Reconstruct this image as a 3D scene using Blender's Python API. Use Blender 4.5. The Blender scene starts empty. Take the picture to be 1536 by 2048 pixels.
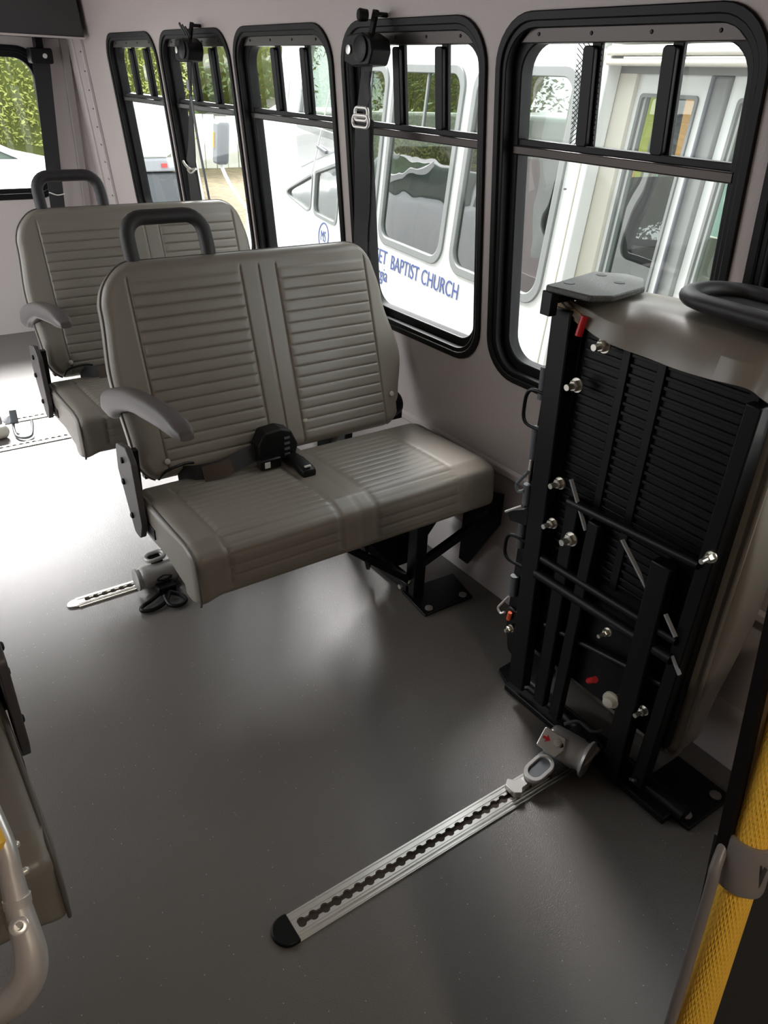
import bpy, bmesh, math, random
from mathutils import Vector, Matrix
R0 = random.Random(7)
PI = math.pi
sc = bpy.context.scene
COL = sc.collection

# ------------------------------------------------------------------ camera
CAMH = 1.3794
cam_d = bpy.data.cameras.new('camera'); cam = bpy.data.objects.new('camera', cam_d); COL.objects.link(cam)
vx = Vector((3205-768, 257-1024, 0)); vy = Vector((-470-768, 102-1024, 0))
F = math.sqrt(-(vx.dot(vy)))
Xc = Vector((vx.x, vx.y, F)).normalized(); Yc = Vector((vy.x, vy.y, F)).normalized(); Zc = Xc.cross(Yc)
right = Vector((Xc.x, Yc.x, Zc.x)); down = Vector((Xc.y, Yc.y, Zc.y)); fwd = Vector((Xc.z, Yc.z, Zc.z))
M = Matrix((right, -down, -fwd)).transposed().to_4x4(); M.translation = (0, 0, CAMH)
cam.matrix_world = M
cam_d.sensor_fit = 'VERTICAL'; cam_d.sensor_height = 36; cam_d.lens = F/2048*36
cam_d.clip_start = 0.02; cam_d.clip_end = 200
sc.camera = cam

# ------------------------------------------------------------------ world, exposure, lights
sc.view_settings.view_transform = 'Standard'; sc.view_settings.look = 'None'
sc.view_settings.gamma = 1.0; sc.view_settings.use_curve_mapping = False
sc.view_settings.exposure = 0.42
w = bpy.data.worlds.new('overcast_sky'); sc.world = w; w.use_nodes = True
bg = w.node_tree.nodes['Background']; bg.inputs[0].default_value = (0.93, 0.97, 1.0, 1); bg.inputs[1].default_value = 3.1
SUN_E = 28.0
sd = bpy.data.lights.new('hazy_sun', 'SUN'); sd.energy = SUN_E; sd.angle = math.radians(34); sd.color = (1, .955, .97)
so = bpy.data.objects.new('hazy_sun', sd); COL.objects.link(so)
so.rotation_euler = Vector((-0.08, -0.77, -0.63)).to_track_quat('-Z', 'Y').to_euler()
DOME_E = 9.0
sc.cycles.max_bounces = 10; sc.cycles.diffuse_bounces = 5; sc.cycles.transparent_max_bounces = 24
sc.cycles.sample_clamp_indirect = 6.0; sc.cycles.use_denoising = True

# ------------------------------------------------------------------ materials
def nd(nt, t, **k):
    n = nt.nodes.new(t)
    for a, b in k.items(): setattr(n, a, b)
    return n
def mat(name, col, rough=.5, metal=0., bump=None, spec=.5, coat=0, vary=None, fleck=None):
    m = bpy.data.materials.new(name); m.use_nodes = True; nt = m.node_tree; b = nt.nodes['Principled BSDF']
    b.inputs['Base Color'].default_value = (*col, 1); b.inputs['Roughness'].default_value = rough
    b.inputs['Metallic'].default_value = metal; b.inputs['Specular IOR Level'].default_value = spec
    b.inputs['Coat Weight'].default_value = coat
    tc = nd(nt, 'ShaderNodeTexCoord')
    csock = None
    if vary:                                   # (scale, amount) slow wear and dirt mottling
        nz = nd(nt, 'ShaderNodeTexNoise'); nz.inputs['Scale'].default_value = vary[0]; nz.inputs['Detail'].default_value = 6
        nt.links.new(tc.outputs['Object'], nz.inputs['Vector'])
        mx = nd(nt, 'ShaderNodeMix', data_type='RGBA')
        a = vary[1]
        mx.inputs['A'].default_value = (*[c*(1-a) for c in col], 1); mx.inputs['B'].default_value = (*[min(1, c*(1+a)) for c in col], 1)
        nt.links.new(nz.outputs['Fac'], mx.inputs['Factor']); csock = mx.outputs['Result']
    if fleck:                                  # (scale, threshold, colour) little specks in the surface
        vo = nd(nt, 'ShaderNodeTexVoronoi'); vo.inputs['Scale'].default_value = fleck[0]
        nt.links.new(tc.outputs['Object'], vo.inputs['Vector'])
        sp = nd(nt, 'ShaderNodeSeparateColor'); nt.links.new(vo.outputs['Color'], sp.inputs[0])
        g = nd(nt, 'ShaderNodeMath', operation='GREATER_THAN'); g.inputs[1].default_value = fleck[1]; nt.links.new(sp.outputs[0], g.inputs[0])
        l = nd(nt, 'ShaderNodeMath', operation='LESS_THAN'); l.inputs[1].default_value = .28; nt.links.new(vo.outputs['Distance'], l.inputs[0])
        mu = nd(nt, 'ShaderNodeMath', operation='MULTIPLY'); nt.links.new(g.outputs[0], mu.inputs[0]); nt.links.new(l.outputs[0], mu.inputs[1])
        mx = nd(nt, 'ShaderNodeMix', data_type='RGBA'); nt.links.new(mu.outputs[0], mx.inputs['Factor'])
        if csock: nt.links.new(csock, mx.inputs['A'])
        else: mx.inputs['A'].default_value = (*col, 1)
        mx.inputs['B'].default_value = (*fleck[2], 1); csock = mx.outputs['Result']
    if csock: nt.links.new(csock, b.inputs['Base Color'])
    if bump:                                   # (scale, strength, distance)
        nz = nd(nt, 'ShaderNodeTexNoise'); nz.inputs['Scale'].default_value = bump[0]; nz.inputs['Detail'].default_value = 3
        nt.links.new(tc.outputs['Object'], nz.inputs['Vector'])
        bp = nd(nt, 'ShaderNodeBump'); bp.inputs['Strength'].default_value = bump[1]; bp.inputs['Distance'].default_value = bump[2] if len(bump) > 2 else .002
        nt.links.new(nz.outputs['Fac'], bp.inputs['Height']); nt.links.new(bp.outputs[0], b.inputs['Normal'])
    return m
def glass_mat(name, tint, refl=1.0, wav=0):
    m = bpy.data.materials.new(name); m.use_nodes = True; nt = m.node_tree; nt.nodes.clear()
    o = nd(nt, 'ShaderNodeOutputMaterial'); mx = nd(nt, 'ShaderNodeMixShader'); t = nd(nt, 'ShaderNodeBsdfTransparent'); g = nd(nt, 'ShaderNodeBsdfGlossy')
    t.inputs[0].default_value = (*[c**.5 for c in tint], 1); g.inputs['Roughness'].default_value = 0.01
    fr = nd(nt, 'ShaderNodeFresnel'); fr.inputs[0].default_value = 1.5
    mu = nd(nt, 'ShaderNodeMath', operation='MULTIPLY_ADD'); mu.inputs[1].default_value = 1; mu.inputs[2].default_value = refl; mu.use_clamp = True
    ge = nd(nt, 'ShaderNodeNewGeometry'); inv = nd(nt, 'ShaderNodeMath', operation='SUBTRACT'); inv.inputs[0].default_value = 1; nt.links.new(ge.outputs['Backfacing'], inv.inputs[1])
    one = nd(nt, 'ShaderNodeMath', operation='MULTIPLY')          # a sheet reflects once, at its outer face
    nt.links.new(fr.outputs[0], mu.inputs[0]); nt.links.new(mu.outputs[0], one.inputs[0]); nt.links.new(inv.outputs[0], one.inputs[1]); nt.links.new(one.outputs[0], mx.inputs[0])
    if wav:
        nz = nd(nt, 'ShaderNodeTexNoise'); nz.inputs['Scale'].default_value = 2.2
        tc = nd(nt, 'ShaderNodeTexCoord'); nt.links.new(tc.outputs['Object'], nz.inputs['Vector'])
        bp = nd(nt, 'ShaderNodeBump'); bp.inputs['Strength'].default_value = wav; bp.inputs['Distance'].default_value = .02
        nt.links.new(nz.outputs['Fac'], bp.inputs['Height']); nt.links.new(bp.outputs[0], g.inputs['Normal'])
    nt.links.new(t.outputs[0], mx.inputs[1]); nt.links.new(g.outputs[0], mx.inputs[2]); nt.links.new(mx.outputs[0], o.inputs[0])
    return m
MT = dict(
    wall=mat('wall_pebbled_vinyl', (.46, .40, .39), .42, bump=(190, .35, .0022)),
    wallsmooth=mat('wall_smooth_panel', (.48, .43, .42), .4, bump=(40, .06)),
    floor=mat('floor_rubber', (.122, .110, .100), .40, bump=(420, .5, .0015), vary=(3, .10), fleck=(260, .993, (.38, .38, .38)), spec=.6),
    vinyl=mat('seat_vinyl', (.200, .176, .148), .36, bump=(500, .12, .0006), vary=(9, .05)),
    button=mat('pale_button', (.45, .42, .36), .4),
    hinge=mat('hinge_steel', (.075, .066, .066), .45, .2),
    trimg=mat('corner_trim_grey', (.30, .265, .265), .5),
    seam=mat('seat_seam_piping', (.10, .09, .08), .45),
    armrest=mat('armrest_plastic', (.085, .072, .072), .45, bump=(600, .15, .0005)),
    black=mat('black_frame_paint', (.0035, .0035, .004), .40, spec=.25),
    blackp=mat('black_plastic', (.005, .005, .0055), .45, spec=.25),
    rubber=mat('black_rubber', (.003, .003, .003), .45, spec=.22),
    foam=mat('grab_handle_foam', (.018, .016, .018), .55, bump=(300, .1)),
    web=mat('belt_webbing', (.012, .012, .013), .6, bump=(900, .3, .0006)),
    webbrown=mat('belt_webbing_brown', (.055, .035, .022), .7, bump=(500, .4, .001)),
    alu=mat('aluminium', (.72, .70, .66), .3, .85, bump=(200, .05)),
    dirt=mat('slot_dirt', (.05, .035, .026), .8),
    steel=mat('polished_steel', (.85, .82, .79), .32, .7),
    zinc=mat('zinc_bolt', (.62, .60, .54), .33, .9),
    greyp=mat('grey_plastic', (.19, .17, .165), .4),
    silverp=mat('silver_paint', (.40, .385, .37), .33, .35),
    yellow=mat('yellow_grip', (1, .58, .06), .45),
    red=mat('red_cap', (.45, .01, .015), .35),
    orange=mat('orange_tag', (.75, .12, .04), .5),
    white=mat('white_vinyl', (.8, .8, .78), .5),
    buckle_btn=mat('buckle_button', (.55, .55, .53), .4),
    barb=mat('frame_bronze', (.055, .047, .043), .30, .6),
    granite=mat('grained_plate', (.075, .078, .072), .5, bump=(260, .8, .002), vary=(300, .5)),
    panel=mat('dark_panel', (.010, .010, .010), .5),
    tan=mat('tan_edge', (.22, .13, .05), .5),
    acdark=mat('overhead_unit_shell', (.040, .038, .040), .6, bump=(300, .15)),
    glass=glass_mat('window_glass', (.90, .93, .91), .0),
    busglass=glass_mat('tinted_bus_glass', (.30, .34, .30), .12, .30),
    cabglass=glass_mat('clear_cab_glass', (.72, .76, .72), .06),
    doorglass=glass_mat('door_glass', (.40, .46, .42), .14, .15),
    buswhite=mat('bus_white_paint', (.60, .62, .60), .28, vary=(4, .03)),
    buscream=mat('bus_cream_trim', (.52, .50, .43), .4),
    busgrey=mat('bus_grey_rubber', (.15, .16, .155), .55),
    blue=mat('blue_lettering', (.035, .06, .20), .5),
    carwhite=mat('car_white_paint', (.82, .83, .84), .2),
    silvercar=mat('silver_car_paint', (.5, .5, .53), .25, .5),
    carglass=mat('car_windscreen', (.10, .14, .115), .08, spec=.8),
    darkgrey=mat('dark_grey_metal', (.09, .10, .11), .5),
    midgrey=mat('mid_grey_metal', (.28, .29, .31), .5),
    redlens=mat('red_lens', (.7, .02, .02), .2), amber=mat('amber_lens', (.9, .30, .02), .25),
    leaf=mat('hedge_leaf', (.34, .36, .09), .5, vary=(2.2, .55)),
    leafd=mat('tree_leaf', (.10, .145, .035), .5, vary=(2, .6)),
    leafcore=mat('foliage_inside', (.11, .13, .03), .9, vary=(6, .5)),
    bark=mat('bark', (.14, .10, .07), .9, bump=(30, .5, .01)),
    wood=mat('cedar_fence_wood', (.40, .20, .13), .7, vary=(6, .35)),
    fencew=mat('pale_fence_boards', (.68, .68, .62), .6, vary=(2.5, .18)),
    asphalt=mat('asphalt', (.15, .145, .14), .9, bump=(60, .4, .01), vary=(1.5, .2)),
    leaves=mat('fallen_leaves', (.17, .135, .07), .9, bump=(9, 1, .08), vary=(5, .75)),
    stripe_t=mat('teal_board', (.35, .55, .48), .6), stripe_o=mat('orange_board', (.7, .35, .1), .6), stripe_y=mat('green_board', (.4, .42, .05), .6),
    fabric=mat('bus_seat_grey', (.10, .10, .11), .8),
    headliner=mat('headliner', (.45, .43, .41), .7),
)
# diamond knurl for the yellow grip
def knurl(m):
    nt = m.node_tree; b = nt.nodes['Principled BSDF']; tc = nd(nt, 'ShaderNodeTexCoord')
    mp = nd(nt, 'ShaderNodeSeparateXYZ'); nt.links.new(tc.outputs['UV'], mp.inputs[0])
    hs = []
    for s in (1, -1):
        a = nd(nt, 'ShaderNodeMath', operation='MULTIPLY'); a.inputs[1].default_value = 2*PI*26; nt.links.new(mp.outputs[0], a.inputs[0])
        c = nd(nt, 'ShaderNodeMath', operation='MULTIPLY'); c.inputs[1].default_value = s*2*PI*190; nt.links.new(mp.outputs[1], c.inputs[0])
        d = nd(nt, 'ShaderNodeMath', operation='ADD'); nt.links.new(a.outputs[0], d.inputs[0]); nt.links.new(c.outputs[0], d.inputs[1])
        e = nd(nt, 'ShaderNodeMath', operation='SINE'); nt.links.new(d.outputs[0], e.inputs[0]); hs.append(e)
    mx = nd(nt, 'ShaderNodeMath', operation='MAXIMUM'); nt.links.new(hs[0].outputs[0], mx.inputs[0]); nt.links.new(hs[1].outputs[0], mx.inputs[1])
    bp = nd(nt, 'ShaderNodeBump'); bp.inputs['Strength'].default_value = .55; bp.inputs['Distance'].default_value = .0012
    nt.links.new(mx.outputs[0], bp.inputs['Height']); nt.links.new(bp.outputs[0], b.inputs['Normal'])
knurl(MT['yellow'])

# ------------------------------------------------------------------ builders
WL = {}                                          # world position of each object's own origin
class MB:
    def __init__(s): s.v = []; s.f = []; s.uv = None
    def add(s, vs, fs):
        n = len(s.v); s.v += [Vector(p) for p in vs]; s.f += [tuple(i+n for i in f) for f in fs]; return s
    def box(s, x0, x1, y0, y1, z0, z1, mp=None):
        vs = [(x, y, z) for z in (z0, z1) for y in (y0, y1) for x in (x0, x1)]
        if mp: vs = [mp(*p) for p in vs]
        return s.add(vs, [(0, 2, 3, 1), (4, 5, 7, 6), (0, 1, 5, 4), (2, 6, 7, 3), (0, 4, 6, 2), (1, 3, 7, 5)])
    def bar(s, a, b, wd, th, up=(0, 0, 1)):       # rectangular bar between two points
        a = Vector(a); b = Vector(b); d = (b-a).normalized(); u = Vector(up)
        if abs(d.dot(u)) > .98: u = Vector((1, 0, 0))
        sx = d.cross(u).normalized(); sy = sx.cross(d)
        vs = [p + sx*i*wd/2 + sy*j*th/2 for p in (a, b) for j in (-1, 1) for i in (-1, 1)]
        return s.add(vs, [(0, 1, 3, 2), (4, 6, 7, 5), (0, 4, 5, 1), (2, 3, 7, 6), (0, 2, 6, 4), (1, 5, 7, 3)])
    def loft(s, loops, closed=False, cap=True):
        n = len(loops[0]); b = len(s.v)
        for l in loops: s.v += [Vector(p) for p in l]
        m = len(loops)
        for i in range(m if closed else m-1):
            for j in range(n):
                a = b+i*n+j; c = b+i*n+(j+1) % n; k = ((i+1) % m)*n
                s.f.append((a, c, b+k+(j+1) % n, b+k+j))
        if cap and not closed:
            s.f.append(tuple(b+j for j in reversed(range(n)))); s.f.append(tuple(b+(m-1)*n+j for j in range(n)))
        return s
    def tube(s, path, r, n=12, closed=False, flat=1.0, up=None):
        P = [Vector(p) for p in path]; loops = []; m = len(P)
        t0 = (P[1]-P[0]).normalized(); ref = Vector(up) if up else (Vector((0, 0, 1)) if abs(t0.z) < .9 else Vector((1, 0, 0)))
        for i, p in enumerate(P):
            if closed: t = (P[(i+1) % m]-P[i-1]).normalized()
            else: t = (P[min(i+1, m-1)]-P[max(i-1, 0)]).normalized()
            a = t.cross(ref)
            if a.length < 1e-4: a = t.cross(Vector((0, 1, 0)))
            a.normalize(); bb = a.cross(t).normalized()
            if not up: ref = bb
            rr = r[i] if isinstance(r, (list, tuple)) else r
            loops.append([p + a*math.cos(k*2*PI/n)*rr + bb*math.sin(k*2*PI/n)*rr*flat for k in range(n)])
        return s.loft(loops, closed)
    def ribbon(s, path, wd, th, wdir):            # flat webbing
        P = [Vector(p) for p in path]; loops = []
        for i, p in enumerate(P):
            t = (P[min(i+1, len(P)-1)]-P[max(i-1, 0)]).normalized()
            W = Vector(wdir[i] if isinstance(wdir, list) else wdir); W = (W - t*W.dot(t)).normalized(); nn = t.cross(W)
            ww = wd[i] if isinstance(wd, (list, tuple)) else wd
            loops.append([p+W*ww/2+nn*th/2, p-W*ww/2+nn*th/2, p-W*ww/2-nn*th/2, p+W*ww/2-nn*th/2])
        return s.loft(loops)
    def cyl(s, a, b, r, n=20, r2=None):
        a = Vector(a); b = Vector(b); return s.tube([a, b], [r, r if r2 is None else r2], n)
    def lathe(s, a, d, prof, n=24):               # prof: list of (along, radius)
        a = Vector(a); d = Vector(d).normalized(); u = d.orthogonal().normalized(); vv = d.cross(u)
        loops = [[a+d*h+u*math.cos(k*2*PI/n)*max(r, 1e-4)+vv*math.sin(k*2*PI/n)*max(r, 1e-4) for k in range(n)] for h, r in prof]
        return s.loft(loops)
    def prism(s, poly, fn, d0, d1):               # poly 2d extruded, fn(a,b,d)->xyz
        n = len(poly)
        return s.loft([[fn(a, b, d0) for a, b in poly], [fn(a, b, d1) for a, b in poly]])
    def build(s, name, m, parent=None, bevel=0, smooth=35, seg=2):
        me = bpy.data.meshes.new(name); o = bpy.data.objects.new(name, me); COL.objects.link(o)
        if parent is not None: piv = WL[parent.name]; o.parent = parent
        else:
            xs = [p.x for p in s.v]; ys = [p.y for p in s.v]; zs = [p.z for p in s.v]
            piv = Vector(((min(xs)+max(xs))/2, (min(ys)+max(ys))/2, min(zs))); o.location = piv
        WL[o.name] = piv.copy()
        me.from_pydata([p-piv for p in s.v], [], s.f); me.validate()
        bm = bmesh.new(); bm.from_mesh(me); bmesh.ops.recalc_face_normals(bm, faces=bm.faces); bm.to_mesh(me); bm.free()
        me.materials.append(MT[m] if isinstance(m, str) else m)
        if smooth:
            me.shade_smooth(); me.set_sharp_from_angle(angle=math.radians(smooth))
        if bevel:
            md = o.modifiers.new('bevel', 'BEVEL'); md.width = bevel; md.segments = seg; md.limit_method = 'ANGLE'; md.angle_limit = math.radians(40)
            md.harden_normals = False
        return o
def thing(name, label, cat, loc, group=None, kind=None):
    o = bpy.data.objects.new(name, None); COL.objects.link(o); o.location = loc; o.empty_display_size = .1
    WL[o.name] = Vector(loc)
    if label: o['label'] = label
    if cat: o['category'] = cat
    if group: o['group'] = group
    if kind: o['kind'] = kind
    return o
def tag(o, label=None, cat=None, group=None, kind=None):
    if label: o['label'] = label
    if cat: o['category'] = cat
    if group: o['group'] = group
    if kind: o['kind'] = kind
    return o
def struct(o): o['kind'] = 'structure'; return o
def copy_tree(o, loc, label, scale=None):
    r = o.copy(); COL.objects.link(r); r.location = loc; r['label'] = label
    if scale: r.scale = scale
    def rec(a, b):
        for ch in a.children:
            c = ch.copy(); COL.objects.link(c); c.parent = b; rec(ch, c)
    rec(o, r); return r
def rrect(x0, x1, y0, y1, r, n=8):
    pts = []
    for cx, cy, a0 in ((x1-r, y1-r, 0), (x0+r, y1-r, 90), (x0+r, y0+r, 180), (x1-r, y0+r, 270)):
        for i in range(n+1):
            a = math.radians(a0+90*i/n); pts.append((cx+r*math.cos(a), cy+r*math.sin(a)))
    return pts
def rpoly(pts, rads, n=6):                        # polygon with rounded corners
    out = []; m = len(pts)
    for i in range(m):
        p = Vector((*pts[i], 0)); a = (Vector((*pts[i-1], 0))-p); b = (Vector((*pts[(i+1) % m], 0))-p)
        r = rads[i] if isinstance(rads, (list, tuple)) else rads
        if r < 1e-6: out.append((p.x, p.y)); continue
        la, lb = a.length, b.length; a.normalize(); b.normalize(); ang = a.angle(b); t = min(r/math.tan(ang/2), la*.49, lb*.49)
        p0 = p+a*t; p1 = p+b*t
        for k in range(n+1):
            u = k/n; q = p0*(1-u)**2+p*2*u*(1-u)+p1*u*u; out.append((q.x, q.y))
    return out
def smooth_path(pts, n=8):                        # Catmull-Rom
    P = [Vector(p) for p in pts]; out = []
    for i in range(len(P)-1):
        p0 = P[max(i-1, 0)]; p1 = P[i]; p2 = P[i+1]; p3 = P[min(i+2, len(P)-1)]
        for k in range(n):
            t = k/n; out.append(.5*((2*p1)+(p2-p0)*t+(2*p0-5*p1+4*p2-p3)*t*t+(3*p1-p0-3*p2+p3)*t**3))
    out.append(P[-1]); return out
def holed(outer, holes, fn, d0, d1):              # slab with holes; fn(a,b,d)
    mb = MB()
    bm = bmesh.new(); es = []
    for lp in [outer]+holes:
        vs = [bm.verts.new((a, b, 0)) for a, b in lp]
        es += [bm.edges.new((vs[i], vs[(i+1) % len(vs)])) for i in range(len(vs))]
    bmesh.ops.triangle_fill(bm, use_beauty=True, use_dissolve=False, edges=es)
    bm.verts.index_update()
    V = [(v.co.x, v.co.y) for v in bm.verts]; Fs = [tuple(v.index for v in f.verts) for f in bm.faces]; bm.free()
    mb.add([fn(a, b, d0) for a, b in V], Fs); mb.add([fn(a, b, d1) for a, b in V], [tuple(reversed(f)) for f in Fs])
    for lp in [outer]+holes:
        n = len(lp); mb.add([fn(a, b, d0) for a, b in lp]+[fn(a, b, d1) for a, b in lp], [(i, (i+1) % n, n+(i+1) % n, n+i) for i in range(n)])
    return mb
def ringm(lo, li, fn, d0, d1):                    # frame ring between two outlines with equal point count
    a = [fn(p, q, d0) for p, q in lo]; b = [fn(p, q, d1) for p, q in lo]; c = [fn(p, q, d1) for p, q in li]; d = [fn(p, q, d0) for p, q in li]
    mb = MB(); n = len(lo)
    mb.v = [Vector(x) for l in (a, b, c, d) for x in l]
    for k in range(4):
        for i in range(n):
            j = (i+1) % n; k2 = (k+1) % 4
            mb.f.append((k*n+i, k*n+j, k2*n+j, k2*n+i))
    return mb

# ------------------------------------------------------------------ the room shell
XW = 1.435; ZB = .43; TL = math.tan(math.radians(5.5)); YB = 4.86; YF = -1.6; XL = -.92; ZC = 2.0
def wp(y, z, d): return (1.42-TL*(z-.42)+d, y, z)          # side wall (leans in), d = towards the outside
fl = MB().box(XL-.05, 1.46, YF, YB+.05, -.06, 0).build('floor', 'floor'); struct(fl)
WINS = [(3.545, 4.17), (2.845, 3.49), (2.165, 2.795), (1.505, 2.095), (.82, 1.45), (.13, .765)]
Z0, Z1 = .704, 1.497
holes = [list(reversed(rrect(a, b, Z0, Z1, .095))) for a, b in WINS]
# front door opening ahead of the last window stays part of the wall; nothing of it is seen
mb = holed([(YF, ZB), (YB, ZB), (YB, ZC), (YF, ZC)], holes, wp, 0, .055)
wr = mb.build('wall_right', 'wall', smooth=0); struct(wr)
lo = MB().box(XW, XW+.05, YF, YB, -.06, ZB+.004).build('wall_right_lower', 'wallsmooth', wr)
sk = holed([(YF, -.5), (YB, -.5), (YB, ZC), (YF, ZC)], holes, lambda y, z, d: (1.42-TL*(max(z, .42)-.42)+d, y, z), .058, .066).build('outer_skin', 'buswhite', wr, smooth=0)
# ledge moulding under the windows and the cove above the floor
struct(MB().prism(rpoly([(1.436, .445), (1.424, .440), (1.412, .425), (1.412, .408), (1.424, .398), (1.436, .395)], 0.004, 3), lambda a, b, d: (a, d, b), YF, YB).build('trim_1', 'wallsmooth'))
struct(MB().prism([(1.436, .16), (1.430, .145), (1.424, .13), (1.420, .0), (1.436, .0)], lambda a, b, d: (a, d, b), YF, YB).build('baseboard_right', 'wallsmooth'))
# rear wall with its window
RW = (-.35, 1.165, .735, 1.44)
def rp(x, z, d): return (x, YB-.06+d, z)
rear = holed([(XL, 0), (1.47, 0), (1.40, ZC), (XL, ZC)], [list(reversed(rrect(*RW, .13)))], rp, 0, .05).build('wall_rear', 'wallsmooth', smooth=0); struct(rear)
# rear corner post and riveted seam strips
t2 = MB()
for y0, y1, d in ((4.56, 4.80, -.012), (4.535, 4.552, -.016), (4.66, 4.70, -.022)):
    t2.add([wp(y, z, dd) for z in (.43, ZC) for y, dd in ((y0, d), (y1, d), (y1, 0), (y0, 0))], [(0, 1, 2, 3), (4, 7, 6, 5), (0, 4, 5, 1), (1, 5, 6, 2), (2, 6, 7, 3), (3, 7, 4, 0)])
tr2 = t2.build('trim_2', 'wallsmooth', bevel=.003); struct(tr2)
rv = MB()
for i in range(14):
    z = .5+i*.085
    for yy in (4.545, 4.575): rv.lathe(wp(yy, z, -.018 if yy < 4.56 else -.013), (-1, 0, 0), [(0, .004), (.0015, .003), (.002, 0)], 8)
rv.build('rivets', 'armrest', tr2)
struct(MB().box(1.27, 1.31, YB-.085, YB-.06, 0, 1.5, ).build('trim_3', 'trimg', bevel=.004))
# left wall: windows and a wide lift doorway standing open at the rear
def lp(y, z, d): return (XL+TL*(max(z, .42)-.42)-d, y, z)
lh = [list(reversed(rrect(a, b, Z0, Z1, .09))) for a, b in ((1.45, 2.05),)] + [[(2.15, .02), (2.15, 1.86), (4.65, 1.86), (4.65, .02)]]
struct(holed([(YF, 0), (YB, 0), (YB, ZC), (YF, ZC)], lh, lp, 0, .05).build('wall_left', 'wall', smooth=0))
struct(MB().box(XL, 1.46, YF-.05, YF, -.05, ZC).build('wall_front', 'wallsmooth', smooth=0))
struct(MB().box(XL-.06, 1.46, YF-.05, YB+.05, ZC, ZC+.06).build('ceiling', 'headliner'))
# overhead unit at the back
ac = thing('overhead_unit', 'dark grey overhead unit hanging across the back above the rear window', 'air conditioner', (.2, 4.6, 1.49))
def acf(x, z, d): return (x - (TL*(z-1.49) if x > 1 else 0), d, z)
MB().prism([(-.85, 1.49), (1.29, 1.49), (1.29, 1.99), (-.85, 1.99)], acf, 4.4, 4.795).build('housing', 'acdark', ac, bevel=.006)
MB().box(-.85, 1.29, 4.395, 4.41, 1.484, 1.493).build('lower_trim', 'wallsmooth', ac)
# ceiling dome lamps; the second is unseen, added only to lift interior brightness
for i, (x, y) in enumerate(((.38, -.95), (-.3, 3.6))):
    t = thing('dome_lamp', 'round ceiling lamp over the ' + ('front' if i == 0 else 'middle (unseen, added fill light)') + ' of the aisle', 'lamp', (x, y, ZC), 'aisle ceiling lamps')
    MB().lathe((x, y, ZC), (0, 0, -1), [(0, .10), (.012, .10), (.02, .085), (.02, .0)], 32).build('lamp_base', 'white', t)
    ld = bpy.data.lights.new('dome_light', 'AREA'); ld.shape = 'DISK'; ld.size = .13; ld.energy = DOME_E*(1 if i == 0 else .04); ld.color = (1, .87, .70)
    lo_ = bpy.data.objects.new('dome_light', ld); COL.objects.link(lo_); lo_.location = (0, 0, -.03); lo_.parent = t

# ------------------------------------------------------------------ windows
def add_window(n, y0, y1, fn, z0=Z0, z1=Z1, r=.095, flip=1, bars=True):
    t = thing('window_%d' % n, None, None, fn((y0+y1)/2, z0, 0), kind='structure')
    f0 = lambda i: rrect(y0+i, y1-i, z0+i, z1-i, max(r-i*.8, .03))
    g = ringm(f0(-.012), f0(.006), fn, -.007, .004)
    g.build('inner_flange', 'rubber', t, bevel=.0025)
    ringm(f0(.0), f0(.018), fn, -.002, .052).build('window_frame', 'rubber', t, bevel=.002)
    ringm(f0(.014), f0(.042), fn, .022, .058).build('sash_frame', 'blackp', t, bevel=.003)
    zr = 1.255
    if bars:
        # bronze header rail with screws, transom and the sliding vent's bars
        MB().prism(rpoly([(y0+.045, z1-.044), (y1-.045, z1-.044), (y1-.08, z1-.014), (y0+.08, z1-.014)], [0, 0, .02, .02], 3), fn, .012, .05).build('header_rail', 'barb', t, bevel=.002)
        s_ = MB()
        for k in range(4):
            yy = y0+.1+(y1-y0-.2)*k/3; s_.lathe(fn(yy, z1-.028, .012), (-1, 0, 0), [(0, .004), (.002, .003), (.0022, 0)], 10)
        s_.build('screws', 'black', t)
        MB().prism([(y0+.03, zr-.020), (y1-.03, zr-.020), (y1-.03, zr), (y0+.03, zr)], fn, .018, .05).build('transom_rail', 'barb', t, bevel=.003)
        MB().prism([(y0+.03, zr-.001), (y1-.03, zr-.001), (y1-.03, zr+.014), (y0+.03, zr+.014)], fn, .026, .05).build('vent_track', 'blackp', t, bevel=.002)
        wd = y1-y0
        for q in (y0+wd*.315, y0+wd*.62):
            MB().prism([(q-.014, zr), (q+.010, zr), (q+.010, z1-.03), (q-.014, z1-.03)], fn, .033, .044).build('mullion', 'black', t, bevel=.002)
            MB().prism(rrect(q-.008, q+.022, zr+.012, z1-.048, .008, 3), fn, .020, .032).build('vent_latch', 'blackp', t, bevel=.002)
    pn = MB(); ip = f0(.03); pn.prism(ip, fn, .044, .047); pn.build('window_pane', 'glass', t, smooth=0)
    return t
for i, (a, b) in enumerate(WINS): add_window(i+1, a, b, wp)
def rfn(x, z, d): return (x, YB-.06+d, z)
add_window(7, RW[0], RW[1], rfn, RW[2], RW[3], .13, bars=False)
# fine mesh screen strip in the nearest vent
scr = MB()
y0, y1 = 1.195, 1.262
for k in range(22):
    z = 1.262+k*.0095
    for s_ in (1, -1):
        a = (y0, z); b = (y1, z+s_*.05)
        zz = min(max(b[1], 1.262), 1.462); u = 1 if b[1] == zz else (zz-z)/(b[1]-z)
        if u > .05: scr.bar(wp(a[0], a[1], .036), wp(y0+(y1-y0)*u, zz, .036), .0012, .0012)
w5 = bpy.data.objects['window_5']
scr.build('insect_screen', 'black', w5)

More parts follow.
